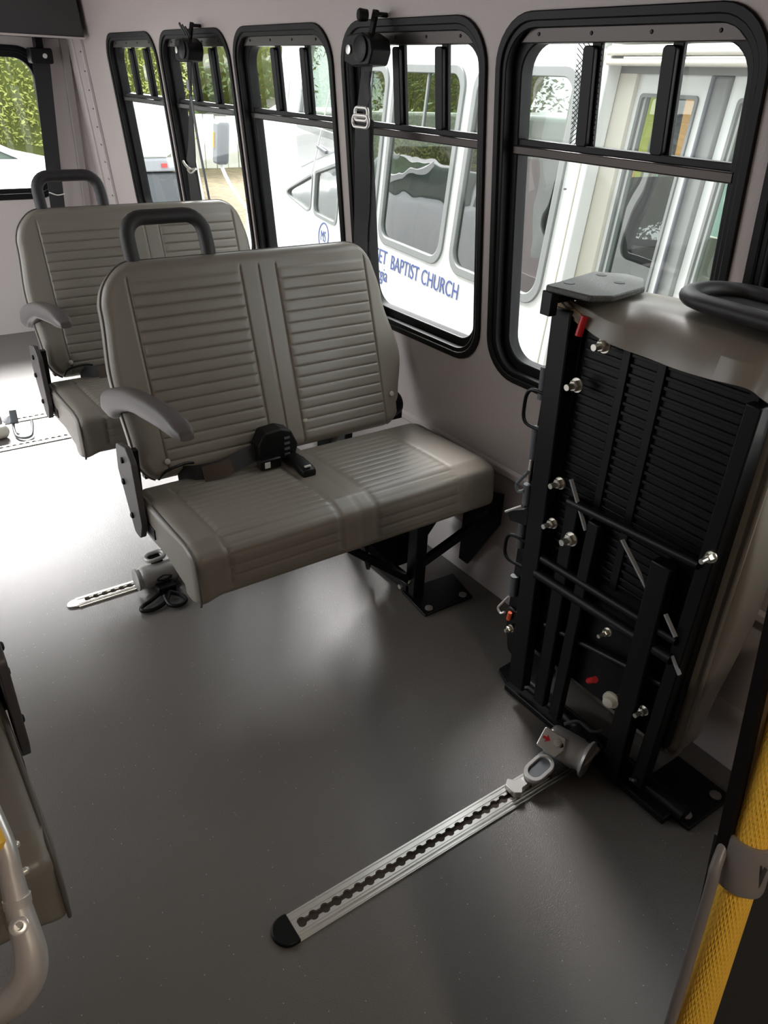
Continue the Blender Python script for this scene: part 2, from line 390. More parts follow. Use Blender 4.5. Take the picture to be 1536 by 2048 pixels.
# ------------------------------------------------------------------ double seat
def seat():
    t = thing('double_seat', 'grey-brown pleated double seat nearest the folded seat, lap belts lying on its cushion', 'seat', (1.26, 1.45, 0), 'foldaway double seats')
    # --- backrest, lofted bottom to top
    up = Vector((0, .168, .518)); L = up.length; up.normalize(); nb = Vector((0, up.z, -up.y))   # nb points to the back
    o0 = Vector((0, 1.735, .455))
    TH = .075
    def lerp(tab, v):
        for (a, x), (b, y) in zip(tab, tab[1:]):
            if v <= b: u = (v-a)/(b-a); u = u*u*(3-2*u); return x+(y-x)*u
        return tab[-1][1]
    XLt = [(0, .525), (.12, .505), (.5, .492), (.8, .505), (1, .535)]
    XRt = [(0, 1.30), (.12, 1.325), (.38, 1.352), (.7, 1.315), (1, 1.285)]
    NP = 16; vs = []
    n1 = 10
    for i in range(n1): vs.append(.03*(1-math.cos(PI/2*i/n1)))
    for i in range(NP*9+1): vs.append(.03+(.90-.03)*i/(NP*9))
    for i in range(1, 21): vs.append(.90+.10*math.sin(PI/2*i/20))
    loops = []; outl = []
    panels = ((.575, .872), (.975, 1.262))
    XG = sorted(set([round(.488+.0085*k, 5) for k in range(105)]+[round(q+e, 5) for q in (.575, .872, .925, .975, 1.262) for e in (-.004, -.002, 0, .002, .004)]))
    for v in vs:
        s_ = v*L; top = L-s_
        xl = lerp(XLt, v); xr = lerp(XRt, v)
        R_ = .068; ins = 0
        if top < R_: ins = R_-math.sqrt(max(R_**2-(R_-top)**2, 0))
        R2 = .035
        if s_ < R2: ins = max(ins, R2-math.sqrt(max(R2**2-(R2-s_)**2, 0)))
        xl += ins; xr -= ins
        th = TH; e = .03
        q = min(top, s_)
        dth = (1-math.sqrt(max(1-(1-min(q/e, 1))**2, 0)))
        mid = o0+up*s_+nb*(TH/2)
        hw = th/2*(1-dth*.93)
        lp_ = []
        rr = min(hw*.95, .022)
        def put(x, d):
            # pleats and seams on the front face
            disp = 0
            if d < 0:
                for a, b in panels:
                    if a < x < b and .03 < v < .90:
                        f = ((v-.03)/.87*NP) % 1.0
                        disp += .0036*(1-abs(2*f-1)**7)*min(1, (x-a)/.008, (b-x)/.008) - .001
                for sx in (.575, .872, .925, .975, 1.262):
                    if abs(x-sx) < .004 and v > .02 and v < .93: disp -= .0035*(1-abs(x-sx)/.004)
                u = (x-xl)/(xr-xl); disp += .010*math.sin(PI*min(max(u, 0), 1))**.5*(1-dth)
            lp_.append(mid+nb*(d-disp)+Vector((x, 0, 0)))
        for X_ in XG: put(min(max(X_, xl+rr), xr-rr), -hw)   # front, left to right; columns sit on the seams
        for k in range(1, 6): a = PI/2*k/6; put(xr-rr+rr*math.sin(a), -hw+rr-rr*math.cos(a))
        put(xr, -hw+rr); put(xr, hw-rr)
        for k in range(1, 6): a = PI/2*k/6; put(xr-rr+rr*math.cos(a), hw-rr+rr*math.sin(a))
        put(xr-rr, hw); put(xl+rr, hw)
        for k in range(1, 6): a = PI/2*k/6; put(xl+rr-rr*math.sin(a), hw-rr+rr*math.cos(a))
        put(xl, hw-rr); put(xl, -hw+rr)
        for k in range(1, 6): a = PI/2*k/6; put(xl+rr-rr*math.cos(a), -hw+rr-rr*math.sin(a))
        loops.append(lp_); outl.append((mid-nb*hw*.45, xl+.0, xr-.0))
    bk = MB().loft(loops).build('backrest', 'vinyl', t, smooth=60)
    pth = [p+Vector((x-.001, 0, 0)) for p, x, _ in outl[4:-1:3]]+[p+Vector((x+.001, 0, 0)) for p, _, x in reversed(outl[4:-1:3])]
    MB().tube(pth, .0032, 8).build('backrest_piping', 'seam', bk)
    for x, z in ((.575, .50), (.835, .522), (.985, .525), (1.29, .545)):
        p = o0+up*((z-.455)/up.z); p.x = x
        MB().lathe(p-nb*.006, -nb, [(0, .008), (.004, .0075), (.006, .004), (.0065, 0)], 16).build('trim_button', 'button', bk)
    # --- cushion, lofted left to right
    prof0 = [(1.742, .452), (1.40, .462), (1.352, .448), (1.338, .345), (1.37, .332), (1.742, .352)]
    prof = rpoly(prof0, [.03, .02, .03, .02, .02, .02], 7)
    # resample evenly
    P = [Vector((a, b, 0)) for a, b in prof]; P.append(P[0]); cum = [0]
    for a, b in zip(P, P[1:]): cum.append(cum[-1]+(b-a).length)
    NS = 300; rs = []; j = 0
    for i in range(NS):
        d = cum[-1]*i/NS
        while cum[j+1] < d: j += 1
        u = (d-cum[j])/(cum[j+1]-cum[j]); rs.append((P[j].lerp(P[j+1], u), d))
    def arc(y, z):
        return min(rs, key=lambda q: (q[0]-Vector((y, z, 0))).length)[1]
    a0 = arc(1.70, .453); a1 = arc(1.338, .36); NPc = 17
    X0, X1 = .478, 1.372; xs = []
    for i in range(10): xs.append(X0+.03*(1-math.cos(PI/2*i/10)))
    for i in range(111): xs.append(X0+.03+(X1-X0-.065)*i/110)
    for i in range(1, 13): xs.append(X1-.035+.035*math.sin(PI/2*i/12))
    cp = ((.56, .856), (.962, 1.235))
    cen = Vector((1.54, .40, 0)); cl = []; pip = []
    for x in xs:
        e = min((x-X0)/.03, (X1-x)/.035, 1); sh = (1-math.sqrt(max(1-(1-e)**2, 0)))*.030
        droop = -.02*max(0, 1-(x-X0)/.06)**1.5
        lp_ = []
        for (p, d) in rs:
            q = p.copy(); nrm = (q-cen)
            k = rs.index  # noqa
            disp = -sh
            if a0 < d < a1:
                for a, b in cp:
                    if a < x < b: disp += .0024*(1-abs(2*(((d-a0)/(a1-a0)*NPc) % 1)-1)**6)*min(1, (x-a)/.01, (b-x)/.01)-.001
                for sx in (.56, .856, .912, .962, 1.235):
                    if abs(x-sx) < .0045: disp -= .004*(1-abs(x-sx)/.0045)
                disp += .006*math.sin(PI*(d-a0)/(a1-a0))
            # outward direction: mostly vertical on top, horizontal at the nose
            o_ = Vector((-1 if q.x < 1.37 else 0, 0, 0)) if q.x < 1.36 and q.y < .44 else Vector((0, 1 if q.y > .4 else -1, 0))
            if q.x < 1.40 and q.y > .43: o_ = Vector((-.7, .7, 0))
            if disp < -.006:
                q = q+(cen-q).normalized()*min(-disp, .04)
            else: q = q+o_*disp
            dz = droop if (q.x < 1.42 and q.y < .40) else 0
            lp_.append((x, q.x, q.y+dz))
        cl.append(lp_)
    cu = MB().loft(cl).build('cushion', 'vinyl', t, smooth=60)
    edge = [(X0+.006, y, z) for y, z in ((1.73, .448), (1.6, .453), (1.45, .457), (1.40, .455), (1.365, .444), (1.352, .41), (1.345, .35), (1.35, .325))]
    MB().tube(smooth_path(edge, 5), .0032, 8).build('cushion_piping', 'seam', cu)
    # --- grab handle
    def bp(x, s_): p = o0+up*s_+nb*.035; return (x, p.y, p.z)
    hp = [bp(.612, L-.04), bp(.610, L+.03)]
    for k in range(7): a = PI*k/12; hp.append(bp(.655-.045*math.cos(a), L+.055+.045*math.sin(a)))
    for k in range(7): a = PI/2+PI*k/12; hp.append(bp(.765-.045*math.cos(a), L+.055+.045*math.sin(a)))
    hp += [bp(.812, L+.03), bp(.812, L-.04)]
    MB().tube(hp, .0185, 16).build('grab_handle', 'foam', t)
    # --- armrest on the aisle side
    ax = .497; P2 = smooth_path([(1.93, .600), (1.925, .645), (1.86, .684), (1.72, .706), (1.55, .722), (1.42, .716), (1.372, .690)], 7)if False else None
    top = [(1.935, .632), (1.875, .672), (1.797, .700), (1.698, .727), (1.593, .745), (1.515, .755), (1.457, .758), (1.404, .755), (1.367, .744)]
    bot = [(1.938, .607), (1.905, .598), (1.850, .600), (1.785, .640), (1.684, .678), (1.596, .694), (1.48, .712), (1.41, .720), (1.363, .728)]
    loops = []
    tp = smooth_path([(0, a, b) for a, b in top], 4); bo = smooth_path([(0, a, b) for a, b in bot], 4)
    for i, (a, b) in enumerate(zip(tp, bo)):
        c = (a+b)/2; d = (a-b)/2; wd = .024*min(1, .55+i*.15, .6+(len(tp)-1-i)*.12)
        loops.append([c+d*math.copysign(abs(math.sin(k*PI/10))**.6, math.sin(k*PI/10))+Vector((ax+wd*math.copysign(abs(math.cos(k*PI/10))**.6, math.cos(k*PI/10)), 0, 0)) for k in range(20)])
    am = MB().loft(loops).build('armrest', 'armrest', t, smooth=60)
    # --- hinge plates
    MB().prism(rpoly([(1.765, .575), (1.69, .590), (1.655, .56), (1.635, .40), (1.66, .350), (1.70, .350), (1.775, .50)], .02, 4), lambda a, b, d: (d, a, b), .458, .473).build('hinge_plate', 'hinge', t, bevel=.002)
    hb = MB()
    for y, z in ((1.72, .545), (1.735, .48), (1.70, .40)): hb.lathe((.458, y, z), (-1, 0, 0), [(0, .008), (.004, .008), (.006, .005), (.006, 0)], 14)
    hb.bar((.485, 1.735, .56), (.485, 1.745, .40), .02, .03)
    hb.box(.475, .50, 1.60, 1.76, .372, .40)
    hb.build('hinge_bolts', 'black', t, bevel=.001)
    MB().lathe((1.335, 1.79, .50), (-1, 0, 0), [(0, .035), (.015, .042), (.03, .042), (.04, .03), (.045, 0)], 24).build('wall_side_pivot', 'black', t)
    fr = MB()
    fr.box(.52, 1.34, 1.765, 1.79, .455, .485); fr.box(1.25, 1.31, 1.775, 1.81, .455, .50)
    fr.tube(smooth_path([(.545, 1.735, .462), (.56, 1.715, .49), (.62, 1.73, .492), (.66, 1.745, .475)], 5), .004, 8)
    fr.tube(smooth_path([(1.02, 1.775, .47), (1.05, 1.745, .475), (1.08, 1.75, .50), (1.12, 1.77, .49)], 5), .007, 8)
    fr.build('back_frame', 'black', t, bevel=.002)
    # --- under frame, post and floor plate
    uf = MB()
    uf.box(.53, 1.34, 1.40, 1.43, .315, .34); uf.box(.53, 1.34, 1.66, 1.69, .325, .35); uf.box(.53, .56, 1.40, 1.69, .32, .345); uf.box(1.0, 1.03, 1.40, 1.69, .32, .345)
    uf.build('cushion_frame', 'black', t, bevel=.002)
    MB().box(1.185, 1.225, 1.455, 1.50, .008, .335).build('post', 'black', t, bevel=.004)
    MB().box(1.19, 1.22, 1.86, 1.90, .008, .40).build('post', 'black', t, bevel=.004)
    b1 = MB(); b1.bar((1.20, 1.49, .05), (.86, 1.55, .325), .03, .02); b1.build('diagonal_brace', 'black', t, bevel=.002)
    b1 = MB(); b1.bar((1.22, 1.47, .12), (1.37, 1.36, .30), .03, .02); b1.build('diagonal_brace', 'black', t, bevel=.002)
    b1 = MB(); b1.bar((1.20, 1.55, .03), (.98, 1.70, .32), .012, .025); b1.bar((1.13, 1.62, .05), (1.02, 1.52, .31), .012, .02); b1.build('link_arm', 'black', t, bevel=.002)
    sh_ = MB(); sh_.prism([(1.02, .33), (1.42, .33), (1.42, .20), (1.28, .03), (1.19, .03), (1.08, .20)], lambda a, b, d: (a, d, b), 1.60, 1.605)
    sh_.prism([(1.50, .32), (1.345, .36), (1.345, .26), (1.46, .06), (1.50, .06)], lambda a, b, d: (d, a, b), 1.395, 1.403)
    sh_.build('cover_panel', 'black', t)
    MB().box(1.185, 1.225, 1.48, 1.92, .006, .04).build('floor_beam', 'black', t, bevel=.004)
    pl = MB().prism([(1.166, 1.372), (1.348, 1.369), (1.376, 1.50), (1.18, 1.51)], lambda a, b, d: (a, b, d), .001, .009).build('base_plate', 'black', t, bevel=.002)
    MB().box(1.17, 1.32, 1.86, 1.93, .001, .009).build('base_plate', 'black', t, bevel=.002)
    for p in ((1.195, 1.392), (1.325, 1.39)): MB().lathe((*p, .009), (0, 0, 1), [(0, .012), (.004, .012), (.006, .006), (.006, 0)], 14).build('plate_bolt', 'greyp', pl)
    bb = MB(); bb.lathe((1.186, 1.478, .06), (-1, 0, 0), [(0, .006), (.008, .006), (.008, 0)], 6); bb.lathe((1.17, 1.50, .035), (-1, 0, 0), [(0, .008), (.008, .008), (.008, 0)], 6); bb.build('post_nut', 'zinc', t)
    # --- lap belts: retractor side with long webbing, and the short buckle
    wb = smooth_path([(.60, 1.745, .458), (.64, 1.70, .470), (.70, 1.68, .480), (.765, 1.685, .492), (.80, 1.69, .497)], 6)
    MB().ribbon(wb, .045, .0025, (0, .35, .9)).build('lap_belt_webbing', 'web', t)
    MB().ribbon(smooth_path([(.645, 1.683, .474), (.68, 1.672, .480), (.72, 1.668, .486)], 5), .040, .0025, (0, .35, .9)).build('webbing_twist', 'webbrown', t)
    rb = MB().prism(rpoly([(.795, .462), (.905, .462), (.915, .505), (.895, .548), (.865, .560), (.815, .556), (.797, .52)], .012, 4), lambda a, b, d: (a, d, b), 1.665, 1.715).build('belt_retractor', 'blackp', t, bevel=.005)
    MB().box(.79, .85, 1.640, 1.668, .462, .492).build('tongue', 'black', rb, bevel=.004)
    MB().box(.800, .816, 1.638, 1.641, .468, .485).build('release_button', 'buckle_btn', rb, bevel=.001)
    gr = MB()
    for k in range(4): gr.box(.872, .888, 1.6625, 1.666, .480+k*.016, .486+k*.016)
    gr.build('grille_slots', 'darkgrey', rb)
    def bk2(a, b, d):   # buckle lies along the cushion towards the front
        return (.885+a, 1.66-b, .459+d+.10*max(0, .09-b)+0)
    bu = MB(); 
    lo2 = []
    for k, (b_, w_, h_) in enumerate(((0, .013, .012), (.01, .018, .022), (.05, .019, .030), (.095, .021, .028), (.108, .019, .022), (.11, .014, .014))):
        lo2.append([bk2(w_*math.copysign(abs(math.cos(q*PI/8))**.5, math.cos(q*PI/8)), b_, h_/2+h_/2*math.copysign(abs(math.sin(q*PI/8))**.5, math.sin(q*PI/8))) for q in range(16)])
    bu.loft(lo2); bko = bu.build('buckle', 'blackp', t, smooth=50)
    MB().box(.875, .893, 1.557, 1.564, .4875, .4905).build('release_button', 'buckle_btn', bko)
    MB().ribbon([(.885, 1.655, .475), (.895, 1.70, .478), (.905, 1.74, .462)], .032, .003, (1, 0, 0)).build('buckle_strap', 'web', t)
    return t
s1 = seat()
copy_tree(s1, (1.262, 2.335, 0), 'grey-brown pleated double seat behind the other, nearer the rear window')
s3 = copy_tree(s1, (-.738, .872, 0), 'grey vinyl seat end at the left edge of the picture, beside the silver tube', (-1, 1, 1))
for ch in list(s3.children):
    if ch.name.startswith('armrest'): bpy.data.objects.remove(ch)

# ------------------------------------------------------------------ folded seat against the wall
fs = thing('folded_seat', 'double seat folded up against the wall, black underside outwards, grey vinyl over its top', 'seat', (1.22, .75, 0))
cl = []
zs = [.11+.07*(1-math.cos(PI/2*i/10)) for i in range(10)]+[.18+.78*i/20 for i in range(21)]+[.96+.07*math.sin(PI/2*i/8) for i in range(1, 9)]
for z in zs:
    ib = .07-math.sqrt(max(.07**2-(max(.18-z, 0))**2, 0)) if z < .18 else 0
    it = .07-math.sqrt(max(.07**2-(max(z-.96, 0))**2, 0)) if z > .96 else 0
    k = min(ib+it, .06)
    x0 = 1.205+it*.3+ib*.3; x1 = 1.315+.03*min(1, max(0, (z-.25)/.6))-k*.8; y0 = .545+k*.8+.012*math.sin(z*9); y1 = 1.0-k*.4
    cl.append([(a, b, z) for a, b in rpoly([(x0, y0), (x1, y0), (x1, y1), (x0, y1)], [.02, .05, .03, .02], 6)])
fcu = MB().loft(cl).build('cushion', 'vinyl', fs, smooth=60)
pp = smooth_path([(1.203, .553, z)if z > .15 else (1.215, .575, z) for z in (.13, .18, .3, .45, .6, .75, .88)], 4)
MB().tube(pp, .0045, 8).build('cushion_piping', 'vinyl', fcu)
MB().tube(smooth_path([(1.215, .572, .135), (1.205, .582, .140), (1.195, .588, .155)], 5), .004, 8).build('piping_end', 'vinyl', fcu)
MB().prism(rpoly([(.76, .10), (1.04, .10), (1.04, .99), (.72, .99)], .03, 4), lambda a, b, d: (d-.04*max(0, b-.4)/.6, a, b), 1.372, 1.395).build('backrest', 'vinyl', fs, bevel=.01)
# vinyl cover sagging over the top
hem = [(1.02, 1.008), (.985, .992), (.93, .972), (.85, .962), (.76, .960), (.68, .962), (.62, .968), (.585, .962), (.55, .955)]
hp_ = smooth_path([(0, a, b) for a, b in hem], 5); lo = []
for i, p in enumerate(hp_):
    u = i/(len(hp_)-1); zt = 1.034-.020*max(0, 1-u/.35)+.003*math.sin(u*14)*min(1, u*2); wv = .006*math.sin(u*17)+.004*math.sin(u*31+1)
    ring_ = [(1.150-.004+wv*.5, p.z), (1.158+wv, (p.z+zt)/2+.006), (1.172+wv*.4, zt-.018), (1.20, zt+.002), (1.27, zt+.006*min(1, u*2)+wv*.3), (1.32, zt), (1.345, zt-.03), (1.335, zt-.05), (1.27, zt-.02), (1.20, zt-.018), (1.178, zt-.035), (1.160, p.z+.004)]
    lo.append([(a, p.y, b) for a, b in ring_])
MB().loft(lo).build('vinyl_cover', 'vinyl', fs, bevel=.004, smooth=60)
# wooden edge peeping out under the cover
MB().bar((1.165, 1.03, 1.010), (1.16, .955, .985), .02, .02).build('board_edge', 'tan', fs)
# black pan
pan = MB().box(1.178, 1.200, .575, 1.02, .165, 1.0).build('seat_pan', 'black', fs, bevel=.003)
rb_ = MB()
for y in (.60, .78, .86, .98): rb_.box(1.170, 1.180, y-.009, y+.009, .46, .985)
for k in range(27):
    z = .47+k*.019; rb_.box(1.1735, 1.180, .60, .96, z, z+.007)
rb_.build('grid_slats', 'black', pan, bevel=.001)
fb = MB()
for a, b, wd_, th_ in (((1.158, .975, .05), (1.158, 1.01, 1.0), .05, .03), ((1.160, .90, .05), (1.160, .905, .62), .035, .02), ((1.155, .845, .05), (1.155, .84, .60), .03, .02),
                       ((1.150, .66, .02), (1.150, .665, .60), .045, .03), ((1.165, .60, .05), (1.165, .587, .945), .03, .03)):
    o = MB().bar(a, b, wd_, th_, (1, 0, 0)).build('upright', 'black', fs, bevel=.003)
for a, b, r_ in (((1.150, .915, .615), (1.150, .60, .632), .010), ((1.150, .96, .445), (1.150, .60, .455), .010), ((1.150, .97, .40), (1.150, .60, .41), .013), ((1.165, .93, .27), (1.165, .60, .33), .008)):
    MB().cyl(a, b, r_, 14).build('cross_tube', 'black', fs)
for a, b in (((1.150, .92, .665), (1.145, .855, .575)), ((1.145, .765, .60), (1.140, .68, .53)), ((1.145, .635, .50), (1.14, .60, .47)), ((1.148, .60, .42), (1.148, .575, .39))):
    MB().bar(a, b, .008, .004).build('tension_rod', 'midgrey', fs)
def bolt(p, r_=.012, ln=.03, par=fs, d=(-1, 0, 0)):
    p = Vector(p); d = Vector(d)
    m = MB(); m.lathe(p, d, [(0, r_*1.25), (.003, r_*1.25), (.003, r_)], 18); m.lathe(p+d*.003, d, [(0, r_), (.010, r_), (.012, r_*.8), (.012, 0)], 6); m.lathe(p+d*.012, d, [(0, r_*.55), (ln*.5, r_*.55), (ln*.5, 0)], 10)
    return m.build('bolt', 'zinc', par)
for p, r_ in (((1.150, .897, .958), .012), ((1.150, .945, .864), .012), ((1.145, .941, .648), .011), ((1.145, .942, .549), .010), ((1.145, .886, .538), .013), ((1.150, .582, .660), .009), ((1.150, .626, .254), .009), ((1.140, .745, .385), .008)):
    bolt(p, r_, .04)
# latch gear along the rear edge: sheet plate, spring tubes, wire handles
MB().prism(rpoly([(1.035, .975), (1.0, .975), (1.0, .10), (1.04, .13), (1.055, .22), (1.052, .60), (1.045, .90)], .008, 3), lambda a, b, d: (d, a, b), 1.165, 1.19).build('latch_plate', 'black', fs, bevel=.003)
for z0_, z1_ in ((.80, .87), (.66, .735), (.545, .595), (.43, .50), (.29, .345)):
    MB().cyl((1.16, 1.040, z0_), (1.16, 1.043, z1_), .011, 14).build('spring_tube', 'darkgrey', fs)
MB().cyl((1.157, 1.020, .865), (1.157, 1.022, .965), .0045, 10).build('guide_rod', 'steel', fs)
MB().cyl((1.160, 1.045, .60), (1.160, 1.045, .655), .004, 10).build('guide_rod', 'steel', fs)
for z0_, z1_ in ((.735, .815), (.385, .455)):
    pts = [(1.155, 1.035, z1_), (1.150, 1.065, z1_+.004)]
    pts = smooth_path([(1.155, 1.02, z1_), (1.148, 1.058, z1_+.002), (1.146, 1.072, z1_-.012), (1.146, 1.075, (z0_+z1_)/2), (1.146, 1.072, z0_+.014), (1.148, 1.058, z0_+.002), (1.155, 1.02, z0_)], 5)
    MB().tube(pts, .0042, 10).build('wire_handle', 'black', fs)
MB().prism(rpoly([(1.02, .545), (1.065, .520), (1.085, .505), (1.075, .488), (1.02, .50)], .006, 3), lambda a, b, d: (d, a, b), 1.148, 1.168).build('release_lever', 'black', fs, bevel=.003)
MB().cyl((1.14, 1.035, .548), (1.14, 1.083, .510), .003, 8).build('lever_rod', 'steel', fs)
MB().tube(smooth_path([(1.15, 1.04, .63), (1.148, 1.06, .60), (1.147, 1.068, .585), (1.148, 1.06, .572), (1.15, 1.045, .58)], 5), .004, 8).build('spring_hook', 'darkgrey', fs)
MB().tube(smooth_path([(1.15, 1.045, .285), (1.148, 1.062, .255), (1.147, 1.072, .235), (1.148, 1.062, .225), (1.15, 1.05, .235)], 5), .003, 8).build('spring_hook', 'steel', fs)
MB().cyl((1.150, 1.032, .245), (1.150, 1.035, .222), .0055, 10).build('red_cap', 'orange', fs)
bolt((1.15, 1.02, .205), .008, .02)
MB().prism(rpoly([(1.055, .25), (.98, .26), (.96, .14), (.99, .11), (1.03, .13)], .015, 4), lambda a, b, d: (d, a, b), 1.155, 1.175).build('lower_cam', 'black', fs, bevel=.003)
MB().cyl((1.145, .952, 1.0), (1.140, .955, .962), .0075, 12).build('red_grip', 'red', fs)
MB().cyl((1.140, .765, .232), (1.132, .745, .255), .0075, 12).build('red_grip', 'red', fs)
kn = MB(); kn.lathe((1.15, .700, .232), (-1, -.15, 0), [(0, .006), (.012, .006), (.012, .019), (.018, .019), (.018, .012), (.030, .012), (.032, .006), (.032, 0)], 22); kn.build('white_knob', 'buscream', fs)
MB().bar((1.148, .70, .235), (1.148, .655, .275), .006, .006).build('pull_link', 'darkgrey', fs)
# grained end plate on top with three screw holes, and its hook
plate = rpoly([(1.105, 1.028), (1.150, 1.035), (1.290, 1.068), (1.335, 1.02), (1.335, .975), (1.275, .925), (1.160, .905), (1.120, .925)], .012, 4)
ep = MB().prism(plate, lambda a, b, d: (a, b, d), 1.035, 1.047).build('end_plate', 'granite', fs, bevel=.003)
for p in ((1.160, 1.015), (1.275, 1.035), (1.255, .972)): MB().lathe((*p, 1.0465), (0, 0, 1), [(0, .011), (.0012, .011), (.0014, .009), (.0014, 0)], 18).build('screw_hole', 'black', ep)
MB().box(1.106, 1.126, 1.005, 1.032, .990, 1.036).build('plate_hook', 'black', fs, bevel=.002)
MB().box(1.120, 1.20, 1.010, 1.03, 1.012, 1.036).build('plate_rib', 'black', fs, bevel=.002)
# black loop handle lying on the top
lp_ = rrect(1.185, 1.330, .48, .80, .068, 10)
MB().tube([(a, b, 1.066+.012*(b-.5)) for a, b in lp_], .018, 14, closed=True, flat=.8, up=(0, 0, 1)).build('grab_handle', 'foam', fs)
MB().prism(rrect(1.20, 1.32, .50, .79, .055, 8), lambda a, b, d: (a, b, d), 1.052, 1.063).build('handle_pad', 'blackp', fs)
# floor beam and plates
MB().cyl((1.205, 1.03, .022), (1.20, .50, .022), .018, 16).build('floor_beam', 'black', fs)
MB().box(1.155, 1.235, .52, 1.02, .001, .020).build('floor_channel', 'black', fs, bevel=.003)
pa = MB().prism([(1.19, .478), (1.345, .478), (1.345, .62), (1.19, .62)], lambda a, b, d: (a, b, d), .001, .010).build('base_plate', 'black', fs, bevel=.002)
for p in ((1.215, .505), (1.315, .50)): MB().lathe((*p, .010), (0, 0, 1), [(0, .013), (.003, .013), (.006, .007), (.006, 0)], 14).build('plate_bolt', 'greyp', pa)
pa = MB().prism(rpoly([(1.155, .99), (1.19, .97), (1.32, .99), (1.32, 1.09), (1.19, 1.08)], .01, 3), lambda a, b, d: (a, b, d), .001, .010).build('base_plate', 'black', fs, bevel=.002)
bb = MB(); bb.lathe((1.20, 1.02, .010), (0, 0, 1), [(0, .014), (.003, .014), (.006, .007), (.006, 0)], 14); bb.build('plate_bolt', 'darkgrey', pa)
bolt((1.175, .965, .06), .007, .02, fs, (-.5, 0, .86))
MB().bar((1.16, .96, .05), (1.14, .93, .085), .006, .006).build('locking_tab', 'darkgrey', fs)
MB().bar((1.16, .62, .045), (1.145, .60, .07), .006, .006).build('locking_tab', 'darkgrey', fs)

# ------------------------------------------------------------------ shoulder belts hanging at the wall
def shoulder_belt(label, y, webpath, wds, wdirs, scale=1.0, loose=None, x=1.27, z=1.44, adj=None, knob=True):
    t = thing('shoulder_belt', label, 'seat belt', (x, y, z), 'shoulder belts')
    h = MB().prism(rpoly([(-.062, -.030), (-.055, .030), (.02, .036), (.062, .022), (.070, -.005), (.055, -.036), (-.02, -.040)], .012, 5), lambda a, b, d: (x+d, y-a, z+b), -.030, .030).build('retractor_housing', 'blackp', t, bevel=.004)
    h2 = MB().lathe((x-.029, y-.02, z), (-1, 0, 0), [(0, .030), (.006, .030), (.008, .024), (.008, 0)], 24).build('spool_cover', 'black', h)
    MB().lathe((x-.031, y+.035, z-.002), (-1, 0, 0), [(0, .011), (.003, .011), (.004, .006), (.004, 0)], 16).build('lock_rivet', 'steel', h)
    MB().bar((x, y-.02, z+.03), (x+.01, y-.025, z+.085), .018, .01, (1, 0, 0)).build('hanger_bracket', 'black', t, bevel=.002)
    if knob: MB().lathe((x-.012, y-.018, z+.072), (-1, .25, 0), [(0, .013), (.02, .015), (.024, .012), (.024, 0)], 18).build('anchor_knob', 'black', t)
    MB().lathe((x+.04, y-.03, z+.075), (-1, 0, 0), [(0, .006), (.04, .006), (.04, 0)], 10).build('anchor_bolt', 'black', t)
    MB().ribbon(smooth_path(webpath, 6), [wds[0]+(wds[1]-wds[0])*min(1, i/(6*(len(webpath)-1))*1.0) for i in range(6*(len(webpath)-1)+1)], .003, wdirs).build('webbing', 'web', t)
    return t
sb = shoulder_belt('black shoulder belt with metal adjuster, hanging behind the nearer double seat', 1.905,
    [(1.262, 1.885, 1.41), (1.255, 1.885, 1.36), (1.245, 1.882, 1.30)], (.045, .046), (0, 1, -.1))
MB().ribbon(smooth_path([(1.245, 1.882, 1.285), (1.265, 1.908, 1.20), (1.300, 1.955, 1.08), (1.325, 1.995, .96), (1.35, 2.02, .62), (1.39, 2.03, .40)], 6), [.045]*2+[.062]*5+[.07]*24, .003, (0, 1, 0)).build('webbing', 'web', sb)
MB().ribbon(smooth_path([(1.262, 1.866, 1.285), (1.280, 1.892, 1.20), (1.312, 1.938, 1.08), (1.335, 1.975, .96), (1.36, 2.02, .62), (1.39, 2.03, .40)], 6), .040, .003, (0.25, 1, 0)).build('webbing', 'web', sb)
ad = MB(); ad.tube([(1.243, a, b) for a, b in rrect(1.852, 1.912, 1.278, 1.308, .010, 4)], .0042, 10, closed=True, up=(1, 0, 0)); ad.tube([(1.241, a, b) for a, b in rrect(1.845, 1.919, 1.262, 1.290, .012, 4)], .004, 10, closed=True, up=(1, 0, 0)); ad.cyl((1.24, 1.85, 1.287), (1.24, 1.915, 1.287), .003, 8)
ad.build('metal_adjuster', 'steel', sb)
MB().ribbon(smooth_path([(1.25, 1.868, 1.39), (1.243, 1.862, 1.36), (1.246, 1.858, 1.33), (1.243, 1.865, 1.31)], 4), .02, .003, (0, 1, 0)).build('folded_web_end', 'web', sb)
sb2 = shoulder_belt('black shoulder belt with twisted webbing and clip, before the second window from the rear', 3.075,
    [(1.262, 3.055, 1.41), (1.255, 3.05, 1.36), (1.255, 3.05, 1.30)], (.045, .02), (0, 1, -.1), knob=False)
MB().ribbon(smooth_path([(1.255, 3.05, 1.30), (1.26, 3.08, 1.20), (1.27, 3.12, 1.10), (1.275, 3.155, 1.04)], 6), [.016+.004*i for i in range(19)], .003, (0, 1, 0)).build('webbing', 'web', sb2)
MB().ribbon(smooth_path([(1.275, 3.155, 1.04), (1.29, 3.17, .95), (1.31, 3.19, .85), (1.36, 3.2, .6)], 6), [.08+.004*i for i in range(19)], .003, (0, 1, 0)).build('webbing', 'web', sb2)
MB().ribbon(smooth_path([(1.255, 3.05, 1.29), (1.262, 3.035, 1.15), (1.272, 3.0, .97), (1.30, 2.98, .70)], 6), .016, .003, (0, 1, 0)).build('belt_tail', 'darkgrey', sb2)
